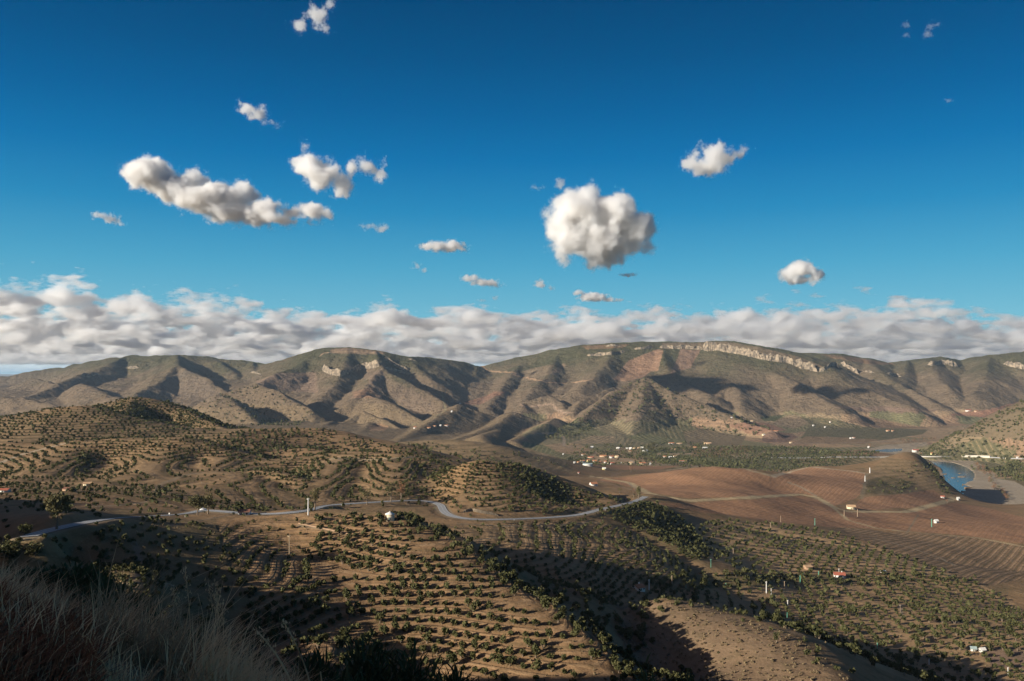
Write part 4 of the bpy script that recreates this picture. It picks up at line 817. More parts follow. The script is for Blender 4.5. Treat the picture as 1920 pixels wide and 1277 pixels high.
BT = [(106, 993, 74, 54, "tall dense brown green tree standing over the left end of the road", M_euca, 1400, .25), (370, 966, 42, 42, "broad pale topped tree beside the road bend, left of a pair", M_euca, 1000, .25), (390, 964, 46, 26, "narrower yellowish tree of the pair beside the road bend", M_euca, 800, .2),
 (590, 958, 44, 22, "slender dark tree by the road just right of the white pole", M_euca, 500, .3), (688, 946, 34, 26, "thin bare looking tree leftmost of three above the tank", M_euca, 260, .3), (733, 941, 40, 26, "middle one of three thin trees along the road above the tank", M_euca, 300, .3),
 (752, 939, 42, 20, "reddish autumn tree rightmost of three along the road above the tank", M_rust, 300, .3), (1197, 936, 30, 14, "dark upright tree where the road goes over the saddle", M_euca, 400, .2), (1188, 934, 22, 8, "bare small tree left of the dark tree on the saddle", M_rust, 90, .3),
 (1162, 930, 18, 8, "small bare tree near the farmhouse on the saddle", M_euca, 120, .3), (45, 1005, 26, 34, "bright olive green bush tree beside the road at the left edge", M_olive, 700, .05), (1220, 846, 16, 22, "large dark tree casting a shadow behind the village houses", M_euca, 500, .05),
 (1228, 842, 16, 18, "dark tree right of the largest tree in the village", M_euca, 400, .05), (1206, 860, 8, 12, "dark low tree at the lower edge of the village", M_euca, 200, .05), (1183, 884, 12, 12, "pale bare tree below the village beside the field", M_rust, 160, .15), (1631, 840, 10, 6, "tall poplar beside the far reach of the river", M_rust, 120, .1),
 (18, 1048, 40, 60, "large shaded bush tree at the left edge below the road", M_wild, 700, .02), (66, 1042, 30, 50, "lower shaded bush beside the large one at the left edge", M_wild, 600, .02), (1465, 1078, 10, 12, "dark bushy tree between the ruin and the red roofed house", M_wild, 300, .1), (1482, 1082, 12, 8, "rusty orange small tree left of the stone ruin", M_rust, 200, .1), (1530, 1068, 12, 14, "dark tree right behind the stone ruin", M_wild, 300, .1), (1776, 944, 10, 7, "reddish bush on the river bank below the white house", M_rust, 120, .05), (1456, 1205, 26, 16, "tall round bush tree on the crest of the scrub spur", M_wild, 500, .1)]
for q_, (u, v, hp, wp, lab, mt, n, bs) in enumerate(BT): big_tree(u, v, hp, wp, "tree", lab, "tree", 60 + q_, mt, "large trees scattered along the road and village", 9, n, .75, bs)
# riverside poplars and willows, bare and brown
rg = np.random.default_rng(77)
for q_ in range(26):
    f = q_ / 25; u = 1828 + 62 * f ** .8 + rg.uniform(-4, 4); v = np.interp(f, [0, .25, .6, 1], [875, 888, 918, 938]) + rg.uniform(-3, 3)
    big_tree(u, v, rg.uniform(9, 13), rg.uniform(9, 13), "riverside_tree", "brown leafless tree in the line along the right bank of the river", "tree", 100 + q_, M_rust if q_ % 3 else M_euca, "brown trees lining the right river bank", 6, 110, .75, .1)
for q_ in range(14):
    u = 1690 + 60 * q_ / 13 + rg.uniform(-2, 2); big_tree(u, 830 - (u - 1690) * .06 + rg.uniform(-1, 1), rg.uniform(8, 11), rg.uniform(8, 12), "riverside_tree", "greyish bare tree in the grove beyond the upper reach of the river", "tree", 140 + q_, M_rust if q_ % 2 else M_euca, "bare grove beyond the upper reach", 6, 90, .75, .1)
# --- foreground: broom bushes, dry grass, seed stalks
def broom(u, v_top, d, wpx, label, seed, n=1500, vmat=M_broom):
    rg = np.random.default_rng(seed); x = (u - UC) / F * d; g = float(zat(x, d)[0]); top = -(v_top - VH) / F * d; H = max(top - g, .7); W = wpx / F * d / 2
    e = bpy.data.objects.new("broom_bush", None); COL.objects.link(e); e.location = (x, d, g - .1); tag(e, label, "bush", "dark bushes below the viewpoint")
    a = rg.uniform(0, 6.28, n); rr = np.sqrt(rg.uniform(0, 1, n)); zz = rg.uniform(.12, 1, n) ** .75
    dome = np.sqrt(np.clip(1 - (rr * .92) ** 2, .05, 1)); bx = W * rr * np.cos(a); by = W * rr * np.sin(a); tz = H * dome * zz * rg.uniform(.85, 1.08, n)
    L_ = rg.uniform(.10, .26, n) * (1 + H * .12); lean = rg.normal(size=(n, 2)) * .35 + np.stack([np.cos(a), np.sin(a)], 1) * rr[:, None] * .5
    p0 = np.stack([bx, by, tz - L_], 1); p1 = p0 + np.stack([lean[:, 0] * L_ * .5, lean[:, 1] * L_ * .5, L_ * .55], 1); p2 = p0 + np.stack([lean[:, 0] * L_ * 1.3, lean[:, 1] * L_ * 1.3, L_], 1)
    wd = max(1.0, d / 11) * rg.uniform(.006, .016, n)[:, None] * np.stack([np.sin(a * 3), np.cos(a * 3), 0 * a], 1); V = np.stack([p0 - wd, p0 + wd, p1 - wd * 1.2, p1 + wd * 1.2, p2 - wd * .2, p2 + wd * .2], 1).reshape(-1, 3); k = np.arange(n) * 6
    mesh_np("foliage", V, np.vstack([np.stack([k, k + 1, k + 3, k + 2], 1), np.stack([k + 2, k + 3, k + 5, k + 4], 1)]), vmat, e)
    st = []
    for q_ in range(12):
        a_ = rg.uniform(0, 6.28); r_ = W * rg.uniform(.2, .8); st.append(tube([(0, 0, -.2), (r_ * .4 * math.cos(a_), r_ * .4 * math.sin(a_), H * .35), (r_ * math.cos(a_), r_ * math.sin(a_), H * rg.uniform(.5, .85))], [.03, .02, .006], 5))
    V, Fc = joinm(st); mesh_np("stems", V, Fc, M_bark, e)
BR = [(500, 1222, 13, 110, "low dark bush left of the tall spiky one below the viewpoint"), (585, 1196, 14, 130, "dark bush behind the dead curved stalks"), (690, 1172, 14, 150, "tallest spiky dark green bush at the bottom edge"), (770, 1190, 13.5, 170, "wide dark green bush right of the tallest spiky one"),
 (850, 1228, 13, 140, "lower rounded dark bush sloping to the right end of the clump"), (905, 1262, 12.5, 90, "last small dark bush at the right end of the bottom clump"), (650, 1240, 11, 260, "broad dark bush in front of the tallest spiky one"), (1215, 1238, 16, 110, "spiky green bush alone at the bottom centre"), (1290, 1256, 16, 100, "small green bush right of the lone spiky bush at bottom centre"),
 (130, 1045, 26, 170, "big black shaded bush behind the grass at the far left"), (200, 1075, 22, 150, "big black shaded bush right of the first one behind the grass"), (60, 1065, 24, 140, "shaded bush closest to the left edge"), (290, 1150, 18, 170, "dark shaded bush behind the middle of the grass bank"), (400, 1190, 16, 140, "dark shaded bush behind the tall seed stalks"), (250, 1120, 20, 130, "dark shaded bush between the black bushes and the middle of the grass")]
for q_, (u, v, d, wpx, lab) in enumerate(BR): broom(u, v, d, wpx, lab, 200 + q_, 2600 if d < 15 else 1500)
M_straw = leaf_mat("dry_grass", (.17, .11, .06), (.70, .49, .28), 9.0, .8, .6); M_brack = leaf_mat("dead_bracken", (.14, .05, .025), (.26, .12, .06), 6.0)
def blades(name, u0, u1, d0, d1, n, h0, h1, vmat, seed, wmul=1.0, clump=.6):
    rg = np.random.default_rng(seed); d = rg.uniform(d0, d1, n); u = rg.uniform(u0, u1, n); x = (u - UC) / F * d; k = (fbm2(x / clump, d / clump, 2) > -.25 + rg.uniform(-.3, .3, n)) & (np.abs(x / d) < .655); x, d = x[k], d[k]; n = len(x)
    z = zat(x, d); H = rg.uniform(h0, h1, n) * (.8 + .5 * fbm2(x / .9 + 5, d / .9, 2)); a = rg.normal(.4, 1.7, n); ln = rg.uniform(.1, 1.0, n); V = []
    for s in (0, .35, .7, 1):
        V.append((x + np.cos(a) * ln * H * s ** 1.8, d + np.sin(a) * ln * H * s ** 1.8, z - .03 + H * s * (1 - .35 * ln * s)))
    wx, wy = -np.sin(a + .7) * .0022 * wmul, np.cos(a + .7) * .0022 * wmul; R4 = []
    for (vx, vy, vz), s in zip(V, (1, .9, .6, .12)): R4 += [np.stack([vx - wx * s, vy - wy * s, vz], 1), np.stack([vx + wx * s, vy + wy * s, vz], 1)]
    W = np.stack(R4, 1).reshape(-1, 3); k = np.arange(n) * 8; o = mesh_np(name, W, np.vstack([np.stack([k + q, k + q + 1, k + q + 3, k + q + 2], 1) for q in (0, 2, 4)]), vmat); tag(o, kind="stuff")
blades("dry_grass", -40, 470, 3.6, 8.5, 6500, .12, .42, M_straw, 1, 1.5); blades("dry_grass", -40, 560, 2.4, 4.4, 6000, .08, .24, M_straw, 9, 1.3); blades("dry_grass", 330, 560, 4.0, 7, 2600, .2, .5, M_straw, 2, 1.3); blades("dry_grass", 180, 480, 4, 8, 1300, .35, .7, M_straw, 3, 1.2); blades("dead_bracken", -60, 170, 2.6, 4.2, 7000, .1, .26, M_brack, 4, 2.2)
def stalk(u, v_top, d, lean, label, seed, thick=1.0, head=True, u_base=None):
    rg = np.random.default_rng(seed); xb = ((u_base if u_base is not None else u - lean) - UC) / F * d; g = float(zat(xb, d)[0]); xt = (u - UC) / F * d; zt = -(v_top - VH) / F * d; P = []
    for s in np.linspace(0, 1, 9): P.append((xb + (xt - xb) * s ** 1.7, d + .05 * math.sin(s * 3), g - .03 + (zt - g) * s))
    parts = [tube(P, [.005 * thick * (1 - .65 * s) for s in np.linspace(0, 1, 9)], 4)]
    e = mesh_np("grass_stalk", *parts[0], M_straw); tag(e, label, "grass stalk", "tall dry stalks standing above the grass bank")
    if head:
        n = 60; t_ = rg.uniform(0, 1, n); c = np.array(P[-1])[None] + (np.array(P[-3]) - np.array(P[-1]))[None] * t_[:, None] + rg.normal(size=(n, 3)) * .012; dv = rg.normal(size=(n, 3)) * .006; dv[:, 2] = np.abs(dv[:, 2]) + .012; sd = rg.normal(size=(n, 3)) * .0035
        V = np.stack([c - sd, c + sd, c + dv], 1).reshape(-1, 3); mesh_np("seed_head", V, np.arange(3 * n).reshape(n, 3), M_straw, e)
SK = [(284, 1055, 6, -18, 1.2, True), (346, 1057, 6, -8, 1.3, True), (222, 1068, 6.5, 0, 1, False), (234, 1066, 6.3, 10, 1, False), (22, 1040, 5.2, -3, 1.1, False), (70, 1045, 5.5, -8, 1, False), (76, 1072, 5, -10, 1, False), (135, 1060, 6, -8, 1, False), (323, 1095, 5.5, -14, 1.1, True), (404, 1105, 5.5, -6, 1.2, True), (390, 1085, 6, -12, 1, True), (406, 1082, 5.6, 4, 1, True),
 (357, 1115, 5.2, 26, 1.4, False), (370, 1105, 5.8, -20, 1, False), (416, 1122, 6, 2, 1, True), (422, 1172, 5, 0, 1.2, False), (466, 1200, 5, 16, 1, False), (168, 1075, 6, 12, 1, False), (186, 1088, 6, 4, 1, False), (113, 1078, 5.5, 3, 1, False), (250, 1130, 5.5, 30, 1, False), (300, 1140, 5.5, -22, 1, True), (440, 1165, 5.5, -26, 1, True)]
for q_, (u, v, d, ln, th, hd) in enumerate(SK): stalk(u, v, d, ln, "tall thin dry grass stalk rising above the grass bank at lower left" , 300 + q_, th, hd)
stalk(481, 1173, 4.6, -80, "thick bleached dead stalk curving up to the left at the bottom edge", 340, 2.4, True, 560); stalk(530, 1155, 5, -60, "forked dead stalk reaching to the left beside the thick bleached one", 341, 1.8, True, 590); stalk(600, 1250, 4.6, -6, "short straight bleached stalk right of the curved ones", 342, 2, False, 603)
# ------------------------------------------------------------------ buildings
def plain(name, c, rough=.85, v=.12):
    return noise_mat(name, tuple(x * (1 - v) for x in c), tuple(min(1, x * (1 + v)) for x in c), .6, rough)
WALL = {'w': plain("white_wall", (.60, .58, .54)), 'c': plain("cream_wall", (.66, .56, .38)), 'y': plain("yellow_wall", (.62, .55, .27)), 'g': plain("grey_wall", (.34, .33, .31)), 's': plain("stone_wall", (.33, .22, .14)), 't': plain("tan_wall", (.5, .36, .23))}
ROOF = {'o': plain("tile_roof", (.38, .17, .09)), 'r': plain("red_roof", (.34, .11, .07)), 'g': plain("grey_roof", (.28, .36, .36)), 'w': plain("pale_roof", (.66, .64, .60)), 't': plain("tan_roof", (.45, .30, .18)), 'b': plain("brown_roof", (.20, .10, .07))}
M_dark = plain("dark_opening", (.03, .03, .035), .4); M_door = plain("door_paint", (.12, .16, .14), .6); M_conc = plain("concrete", (.55, .50, .41)); M_pole_w = plain("white_pole", (.62, .61, .58)); M_wood = plain("wood", (.26, .19, .13)); M_rock = noise_mat("rock", (.08, .066, .05), (.34, .27, .19), .05, .95, 4.0, 9, c3=(.20, .16, .115)); M_green = plain("green_post", (.10, .30, .22)); M_metal = plain("galvanised", (.45, .46, .47), .5)
def quadm(name, qs, m, parent):
    V = [p for q_ in qs for p in q_]; return mesh_np(name, np.array(V), np.arange(len(V)).reshape(-1, 4), m, parent)
def boxm(name, lo, hi, m, parent=None):
    V = np.array([(x, y, z) for z in (lo[2], hi[2]) for y in (lo[1], hi[1]) for x in (lo[0], hi[0])]); return mesh_np(name, V, np.array([(0, 2, 3, 1), (4, 5, 7, 6), (0, 1, 5, 4), (2, 6, 7, 3), (0, 4, 6, 2), (1, 3, 7, 5)]), m, parent)
def house(u, v, w, h, roof, wall, label, rot=0, depth=None, nwin=None, cat="house", name="house", group=None, chim=False, rh=.38, porch=False):
    p = hit(u, v)
    if not p: print("no hit", u, v); return
    k = p.y / F; far_k = .85 if p.y > 1900 else 1.0; W = max(w * k * far_k, 3.0); H = max(h * k * far_k, 2.6); D_ = depth or min(W * .7, 9.0); wh = H * (1 - rh) if roof != 'n' else H
    e = bpy.data.objects.new(name, None); COL.objects.link(e); e.location = (p.x, p.y + D_ * .3, p.z - .3); e.rotation_euler = (0, 0, R(rot)); tag(e, label, cat, group)
    x, y = W / 2, D_ / 2; z0, z1, z2 = -2.0, wh + .3, H + .3
    V = np.array([(-x, -y, z0), (x, -y, z0), (x, y, z0), (-x, y, z0), (-x, -y, z1), (x, -y, z1), (x, y, z1), (-x, y, z1), (-x, 0, z2 - .06), (x, 0, z2 - .06)])
    mesh_np("wall", V, [np.array([(0, 1, 5, 4), (2, 3, 7, 6)]), np.array([(1, 2, 6, 9, 5), (3, 0, 4, 8, 7)])], WALL[wall], e)
    o = .35; sl = (z2 - z1) / y; q_ = lambda s: [(-x - o, s * (y + o), z1 - sl * o), (x + o, s * (y + o), z1 - sl * o), (x + o, 0, z2), (-x - o, 0, z2)]
    A, B = q_(-1), q_(1); up = (0, 0, .16); lift = lambda Q: [(a[0], a[1], a[2] + .16) for a in Q]
    A2, B2 = lift(A), lift(B)
    rf = quadm("roof", [A2, B2[::-1], A[::-1], B, [A[0], A[1], A2[1], A2[0]], [B[1], B[0], B2[0], B2[1]], [A[0], A2[0], A2[3], A[3]], [A[1], A[2], A2[2], A2[1]], [B[0], B[3], B2[3], B2[0]], [B[1], B2[1], B2[2], B[2]]], ROOF[roof], e)
    if chim: boxm("chimney", (x * .4, .3, z1), (x * .4 + .8, 1.1, z2 + 1.0), WALL[wall], rf)
    n = nwin if nwin is not None else int(np.clip(W / 4, 0, 9))
    if w < 5: return e
    dw_ = min(1.1, W * .18); dh = min(2.2, wh * .75); dx = -x * .1
    boxm("door", (dx - dw_ / 2, -y - .06, .3), (dx + dw_ / 2, -y + .03, .3 + dh), M_door, e)
    for i in range(n):
        wx = -x + (i + .5) * W / n
        if abs(wx - dx) < dw_ * 1.1: continue
        s = min(.55, W / n * .28); zc = .3 + min(wh * .55, 1.7); boxm("window", (wx - s, -y - .05, zc - .55), (wx + s, -y + .03, zc + .5), M_dark, e)
    boxm("window", (-x - .05, -.5, .3 + wh * .35), (-x + .03, .5, .3 + wh * .7), M_dark, e)
    if porch:
        for i in range(5): boxm("porch_column", (-x + (i + .2) * W / 5, -y - 2.4, z0), (-x + (i + .2) * W / 5 + .4, -y - 2.0, wh * .75), WALL['w'], e)
        boxm("porch_roof", (-x, -y - 2.5, wh * .75), (x, -y - .08, wh * .75 + .25), ROOF[roof], e)
    return e
VG = "houses of the village on the valley floor"; FG = "farm buildings scattered over the slopes"
HS = [
 (1102, 874, 21, 6.5, 'g', 'w', "long white warehouse with a grey green roof at the left front of the village", -8, 14, 0, .2), (1110, 840, 6, 4, 'w', 'w', "small white house alone at the foot of the hills, left above the village"), (1056, 853, 2.5, 3.5, 'w', 'w', "tiny white hut farthest left of the village"),
 (1093, 854, 6, 3.5, 'o', 'w', "small orange roofed house at the upper left of the village"), (1108, 859, 13, 3.5, 'r', 't', "long low reddish house left of the wide orange roof in the village"), (1131, 857, 15, 4.5, 'o', 't', "widest orange roofed house in the upper row of the village"),
 (1147, 859, 9, 5.5, 'o', 'w', "white house with an orange roof right of the widest orange roof"), (1157, 858, 9, 4.5, 't', 'c', "cream house at the right end of the upper village row"), (1092, 867, 10, 5, 'o', 'w', "white house with a bright orange roof behind the left end of the warehouse"),
 (1077, 869, 4, 4, 'w', 'w', "small white house left of the warehouse"), (1084, 868, 5, 3.5, 'o', 't', "low orange roofed house between the warehouse and the small white house"), (1103, 866, 6, 5, 'o', 'y', "tall yellowish house with an orange roof right behind the warehouse"),
 (1115, 867, 10, 5, 'o', 'w', "orange roofed house behind the right half of the warehouse"), (1124, 868, 6, 3.5, 'r', 'w', "red roofed house just right of the warehouse"), (1135, 868, 6, 4.5, 'o', 'w', "orange roofed house with a white gable right of the red roof"),
 (1141, 870, 5, 3.5, 'b', 'g', "dark grey shed in the lower village row"), (1148, 871, 8, 5, 'r', 'w', "white box shaped house with a thin red roof in the lower row"), (1163, 869, 6, 2.5, 'w', 'w', "low white sheds in the middle of the lower village row"),
 (1183, 871, 8, 6.5, 't', 'c', "tall cream house beside the village road"), (1205, 871, 14, 5, 'o', 'c', "long cream house with an orange roof at the right of the lower row"), (1219, 872, 3.5, 5, 'w', 'w', "narrow white tower like building right of the long cream house"),
 (1133, 881, 8, 5, 'w', 'y', "pale yellow house alone below the village"), (1159, 842, 7, 4, 'w', 'w', "leftmost white house of the upper street"), (1176, 842, 6, 3, 'w', 'w', "low white house second in the upper street"), (1182.5, 843, 5, 5, 'w', 'w', "tall white house in the middle of the upper street"),
 (1189, 842, 5, 3, 't', 'c', "small cream house right of the tall white one in the upper street"), (1197, 841, 5, 3, 't', 't', "low tan house in the upper street"), (1204, 842, 6, 5, 'w', 'w', "bright white house beside the dark village trees"), (1182, 848, 7, 3.5, 'o', 'c', "orange roofed house below the upper street"),
 (1210, 847, 13, 4, 'w', 'w', "long white building set askew under the dark village trees", 35), (1231, 836, 4, 4, 'w', 'w', "white house right of the dark village trees"), (1259, 833, 12, 4, 'o', 'w', "orange roofed white house on the slope right of the village"),
 (1274, 833, 12, 3, 't', 't', "long tan shed right of the orange roofed house on the slope"), (1327, 833, 16, 4, 't', 't', "longest tan roofed barn right of the village"), (1263, 844, 12, 3, 't', 's', "low tan building under the orange roofed house on the slope"), (1303, 841, 8, 4, 'o', 't', "tan house with an orange roof left of the grey barn"),
 (1322, 842, 10, 4.5, 'w', 'g', "grey barn right of the village"), (1247, 858, 8, 4, 'o', 'w', "orange and white house at the left of the little group by the orange terraces"), (1257, 859, 7, 4, 'w', 'w', "white house in the little group by the orange terraces"), (1266, 857, 7, 3.5, 't', 'w', "small pale roofed house in the little group by the orange terraces"),
 (1280, 867, 18, 4.5, 'o', 'w', "long white house with a colonnade at the right edge of the village", 0, 9, 6, .3), (1085, 888, 4, 3.5, 'r', 'w', "tiny red roofed hut in the grove below the village"), (1410, 791, 6, 3.5, 't', 'c', "cream farmhouse at the top of the red brown field"), (1455, 810, 10, 3.5, 'o', 's', "long orange roof in the middle of the red brown field"),
 (1432, 816, 6, 2.5, 'w', 'c', "small pale farm building at the bottom of the red brown field"), (1483, 831, 6, 3, 't', 'c', "cream house beside the valley road"), (1525, 799, 3.5, 3, 'w', 'w', "tiny white house on the terraced slope, left of two"), (1547, 802, 3.5, 3, 'w', 'w', "tiny white house on the terraced slope, right of two"),
 (1557, 792, 4, 3, 't', 'w', "pale hut at the top of the green terraces"), (1595, 823, 4, 3, 'w', 'w', "white hut beside a small orange roof near the valley road"), (1601, 822, 6, 3, 'o', 'w', "small orange roofed house by the valley road"), (1629, 840, 4, 4, 'w', 'w', "white hut under the poplar near the far river"),
 (1372, 784, 4, 2.5, 'w', 'w', "tiny white hut on the flank right of the pyramid hill"), (1717, 848, 13, 6.5, 'r', 'w', "two storey white riverside house with a red roof and many windows behind the bridge", 0, 10, 5, .3), (1727, 852.5, 4, 3.5, 'o', 't', "little orange house right of the riverside house"), (1747, 852.5, 4, 5, 'o', 'y', "yellow tower like house behind the bridge"),
 (1754, 852.5, 5, 3.5, 't', 't', "tan house right of the yellow one behind the bridge"), (1888, 861, 5, 4, 'w', 'c', "cream house beside the road on the right bank"), (1908, 859, 4, 3, 'w', 'w', "small white house farthest right beside the road"), (1768, 934, 7, 4.5, 'r', 'w', "white house with a reddish roof on the low cliff above the river"),
 (1797, 938, 5, 6, 'w', 'w', "bright white cube shaped hut on the river edge"), (1816, 771, 12, 3.5, 'r', 'w', "white farm with a red roof at the foot of the far right hills"), (1831, 772, 8, 3, 'o', 't', "tan outbuilding right of the farm at the foot of the far right hills"), (1665, 809, 7, 3.5, 'o', 't', "orange house, left of two in the far orchard"), (1674, 809, 5, 3, 'o', 't', "orange house, right of two in the far orchard"),
 (778, 804, 6, 5, 'o', 'w', "white house with an orange roof, leftmost of the hamlet on the slope"), (804, 804, 8, 4, 'o', 't', "low orange roofed house in the middle of the hamlet on the slope"), (815, 800, 7, 2.8, 'o', 't', "thin orange roof just above the middle of the hamlet"), (826, 799, 4, 3.2, 'w', 'w', "white house in the right half of the hamlet on the slope"),
 (837, 799, 9, 2.8, 'o', 'w', "long orange roof at the right end of the hamlet on the slope"), (847, 773, 3.5, 3.5, 'w', 'w', "lone white hut on the slope above the hamlet"), (863, 758, 4, 2.5, 'w', 'g', "pale hut where the red fields begin above the hamlet"),
 (1113, 911, 13, 7, 'o', 'w', "white farmhouse with an orange roof among the trees on the saddle", 20, 8, 2, .45), (1197, 1107, 18, 10, 'o', 'w', "white gabled farmhouse with an orange roof between two poles behind the central hill", 35, 7, 3, .45), (1575, 1083, 20, 9, 'r', 'w', "long white house with a red roof and a mast in the right orchard", -12, 6, 4, .42),
 (1657, 1075, 8, 3.5, 'w', 'w', "low white hut with a flat roof right of the red roofed house in the orchard"), (1515, 1068, 14, 8, 't', 's', "roofless looking brown stone ruin in the orchard", 15, 6, 1, .35), (1597, 955, 15, 8, 't', 'c', "cream shed with a pale roof standing in the brown field", -10, 9, 1, .4), (1756, 981, 7, 7, 'w', 'w', "small square white hut standing alone in the brown field", 10),
 (163, 911, 14, 7, 't', 'c', "cream ruined house on the slope at the left", 15), (128, 921, 20, 5, 'b', 's', "dark low ruin left below the cream house"), (6, 923, 18, 6, 'r', 'w', "house with a bright red roof cut by the left edge"), (457, 966, 20, 10, 'b', 'w', "white roadside building with a dark red roof behind the crest", 8, 6, 2, .35),
 (1826, 1221, 9, 6, 'g', 'w', "small hut with a pale teal roof at the lower right"), (1843, 1223, 7, 2.6, 'w', 'w', "low white trough like shed beside the teal roofed hut")]
for r_ in HS:
    u, v, w_, h_, rf, wl, lab = r_[:7]; ex = r_[7:]
    far_ = v < 900
    house(u, v, w_, h_, rf, wl, lab, rot=ex[0] if len(ex) > 0 else RNG.uniform(-25, 15), depth=ex[1] if len(ex) > 1 else None, nwin=ex[2] if len(ex) > 2 else None, rh=ex[3] if len(ex) > 3 else .38,
          group=VG if 1050 < u < 1340 and 830 < v < 890 else FG, chim=(lab.startswith("long white house with a red roof") or lab.startswith("white gabled")), porch="colonnade" in lab)
# --- round water tank
p = hit(731, 975); k = p.y / F; r = 8.3 * k; H = 11 * k; e = bpy.data.objects.new("water_tank", None); COL.objects.link(e); e.location = p; tag(e, "round cream water tank with a low conical roof on top of the near hill", "water tank")
def lathe(prof, n=28):
    V = [(rr * math.cos(2 * math.pi * j / n), rr * math.sin(2 * math.pi * j / n), z) for rr, z in prof for j in range(n)]; F_ = [(i * n + j, i * n + (j + 1) % n, (i + 1) * n + (j + 1) % n, (i + 1) * n + j) for i in range(len(prof) - 1) for j in range(n)]; return np.array(V), np.array(F_)
mesh_np("wall", *lathe([(r, -1.5), (r, H)]), WALL['c'], e); mesh_np("roof", *lathe([(r * 1.1, H - .05), (r * 1.1, H + .2), (r * .25, H + 1.1), (.15, H + 1.6), (.01, H + 1.6)]), ROOF['w'], e); mesh_np("rim", *lathe([(r + .08, H * .55), (r + .14, H * .55), (r + .14, H * .55 + .25), (r + .08, H * .55 + .25)]), WALL['w'], e)
boxm("door", (-.5, -r - .08, -.4), (.5, -r + .25, 1.6), M_door, e)
# ------------------------------------------------------------------ poles
def pole(u, vt, vb, m, label, thick=1.0, arm=True, name="utility_pole", cat="pole", dmin=0):
    p = hit(u, vb, dmin)
    if not p: return
    H = (vb - vt) * p.y / F; r = .0008 * p.y * thick * .42
    r = max(r, .12); e = bpy.data.objects.new(name, None); COL.objects.link(e); e.location = p; tag(e, label, cat, "poles and posts standing in the landscape")
    V, Fc = tube([(0, 0, -.5), (0, 0, H * .5), (0, 0, H)], [r, r * .85, r * .7], 8); mesh_np("shaft", V, Fc, m, e)
    if arm:
        boxm("crossarm", (-H * .09, -.09, H - .75), (H * .09, .09, H - .5), m, e)
        for s in (-1, 1): mesh_np("insulator", *(lambda q: (q[0] + np.array([s * H * .08, 0, H - .5]), q[1]))(lathe([(.09, 0), (.12, .15), (.06, .3), (.01, .32)], 8)), M_conc, e)
PO = [(578, 934, 966, 'w', "thick white pole beside the road left of centre, tallest there", 2.6), (542.5, 1003, 1038, 'c', "thin wooden pole standing on the bare left slope of the near hill", 1.5), (1185, 1088, 1104, 'd', "brown pole left of the white gabled farmhouse", 1.6), (1217, 1086, 1106, 'w', "white pole right of the white gabled farmhouse", 1.8),
 (1201, 1096, 1107, 'd', "short post in front of the white gabled farmhouse", 1), (1260, 1079, 1094, 'd', "brown pole in the scrub well right of the gabled farmhouse", 2), (1279, 1095, 1103, 'd', "short wooden post in the scrub, left of two", 1), (1286, 1096, 1102, 'g', "short green post in the scrub, right of two", 1), (1333, 1048, 1064, 'g', "thin greenish pole in the orchard above the scrub", 1),
 (1375, 1028, 1043, 'd', "brown pole in the upper left of the gridded orchard", 1.6), (1361, 1093, 1105, 'g', "green post at the edge of the big shadow", 1.6), (1437, 1090, 1112, 'w', "tall white pole of the close trio by the shadow edge", 2), (1442.5, 1098, 1112, 'd', "brown middle pole of the close trio by the shadow edge", 1.5), (1446, 1103, 1115, 'w', "shortest pole of the close trio by the shadow edge", 1.5),
 (1471, 1090, 1103, 'd', "reddish pole just right of the close trio", 1.6), (1500.5, 1079, 1094, 'g', "green and white pole left of the red roofed orchard house", 1.8), (1506, 1075, 1081, 'g', "short green post behind the green and white pole", 1), (1535, 1071, 1084, 'g', "green pole between the ruin and the red roofed house", 1.6), (1573, 1066, 1078, 'w', "mast rising behind the red roofed orchard house", 1.2),
 (1464, 967, 979, 'd', "brown pole where the orchard meets the brown field, leftmost", 1.3), (1445, 980, 994, 'd', "brown pole inside the gridded orchard near the field edge", 1.6), (1528, 972, 985, 'g', "green pole at the edge of the brown field", 1.2), (1583, 957, 968, 'd', "pole in front of the cream field shed on its left", 1.8), (1608, 955, 969, 'd', "pole in front of the cream field shed on its right", 2),
 (1747, 973, 988, 'g', "green pole left of the square white hut in the brown field", 1.6), (1631, 877, 887, 'w', "white pole on the skyline of the scrubby hill", 2), (1622, 892, 903, 'w', "pale pole under the skyline pole of the scrubby hill", 1.6), (1477, 1125, 1142, 'w', "white pole standing inside the big shadow", 1.6), (1476, 1148, 1159, 'g', "greenish pole in the big shadow below the white one", 1.4),
 (1645, 1205, 1220, 'g', "green pole in the lower orchard rows", 1.5), (1742, 1235, 1246, 'w', "white post in the lower right orchard", 1.8), (1890, 1251, 1266, 'w', "pale green pole nearest to the lower right corner", 1.5), (1688, 1134, 1148, 'd', "grey pole beside the little lane in the orchard", 1)]
MP = {'w': M_pole_w, 'd': M_wood, 'c': plain("pale_wood", (.42, .33, .22)), 'g': M_green}
for u, vt, vb, c, lab, th in PO: pole(u, vt, vb, MP[c], lab, th, arm=vb - vt > 12)
# road sign and marker posts
p = hit(318, 968); e = bpy.data.objects.new("road_sign", None); COL.objects.link(e); e.location = p; tag(e, "small white plate on a post beside the road at the left", "road sign"); V, Fc = tube([(0, 0, -.3), (0, 0, 1.2)], [.05, .05], 6); mesh_np("post", V, Fc, M_metal, e); boxm("plate", (-.45, -.09, 1.0), (.45, -.055, 1.9), M_pole_w, e)
for i, (u, v) in enumerate([(347, 970), (640, 948), (964, 976), (1135, 957), (1175, 946)]):
    p = hit(u, v); e = boxm("marker_post", (p.x - .12, p.y - .06, p.z - .3), (p.x + .12, p.y + .06, p.z + 1.0), M_pole_w); tag(e, "little white marker post at the edge of the country road", "marker post", "white marker posts along the country road")
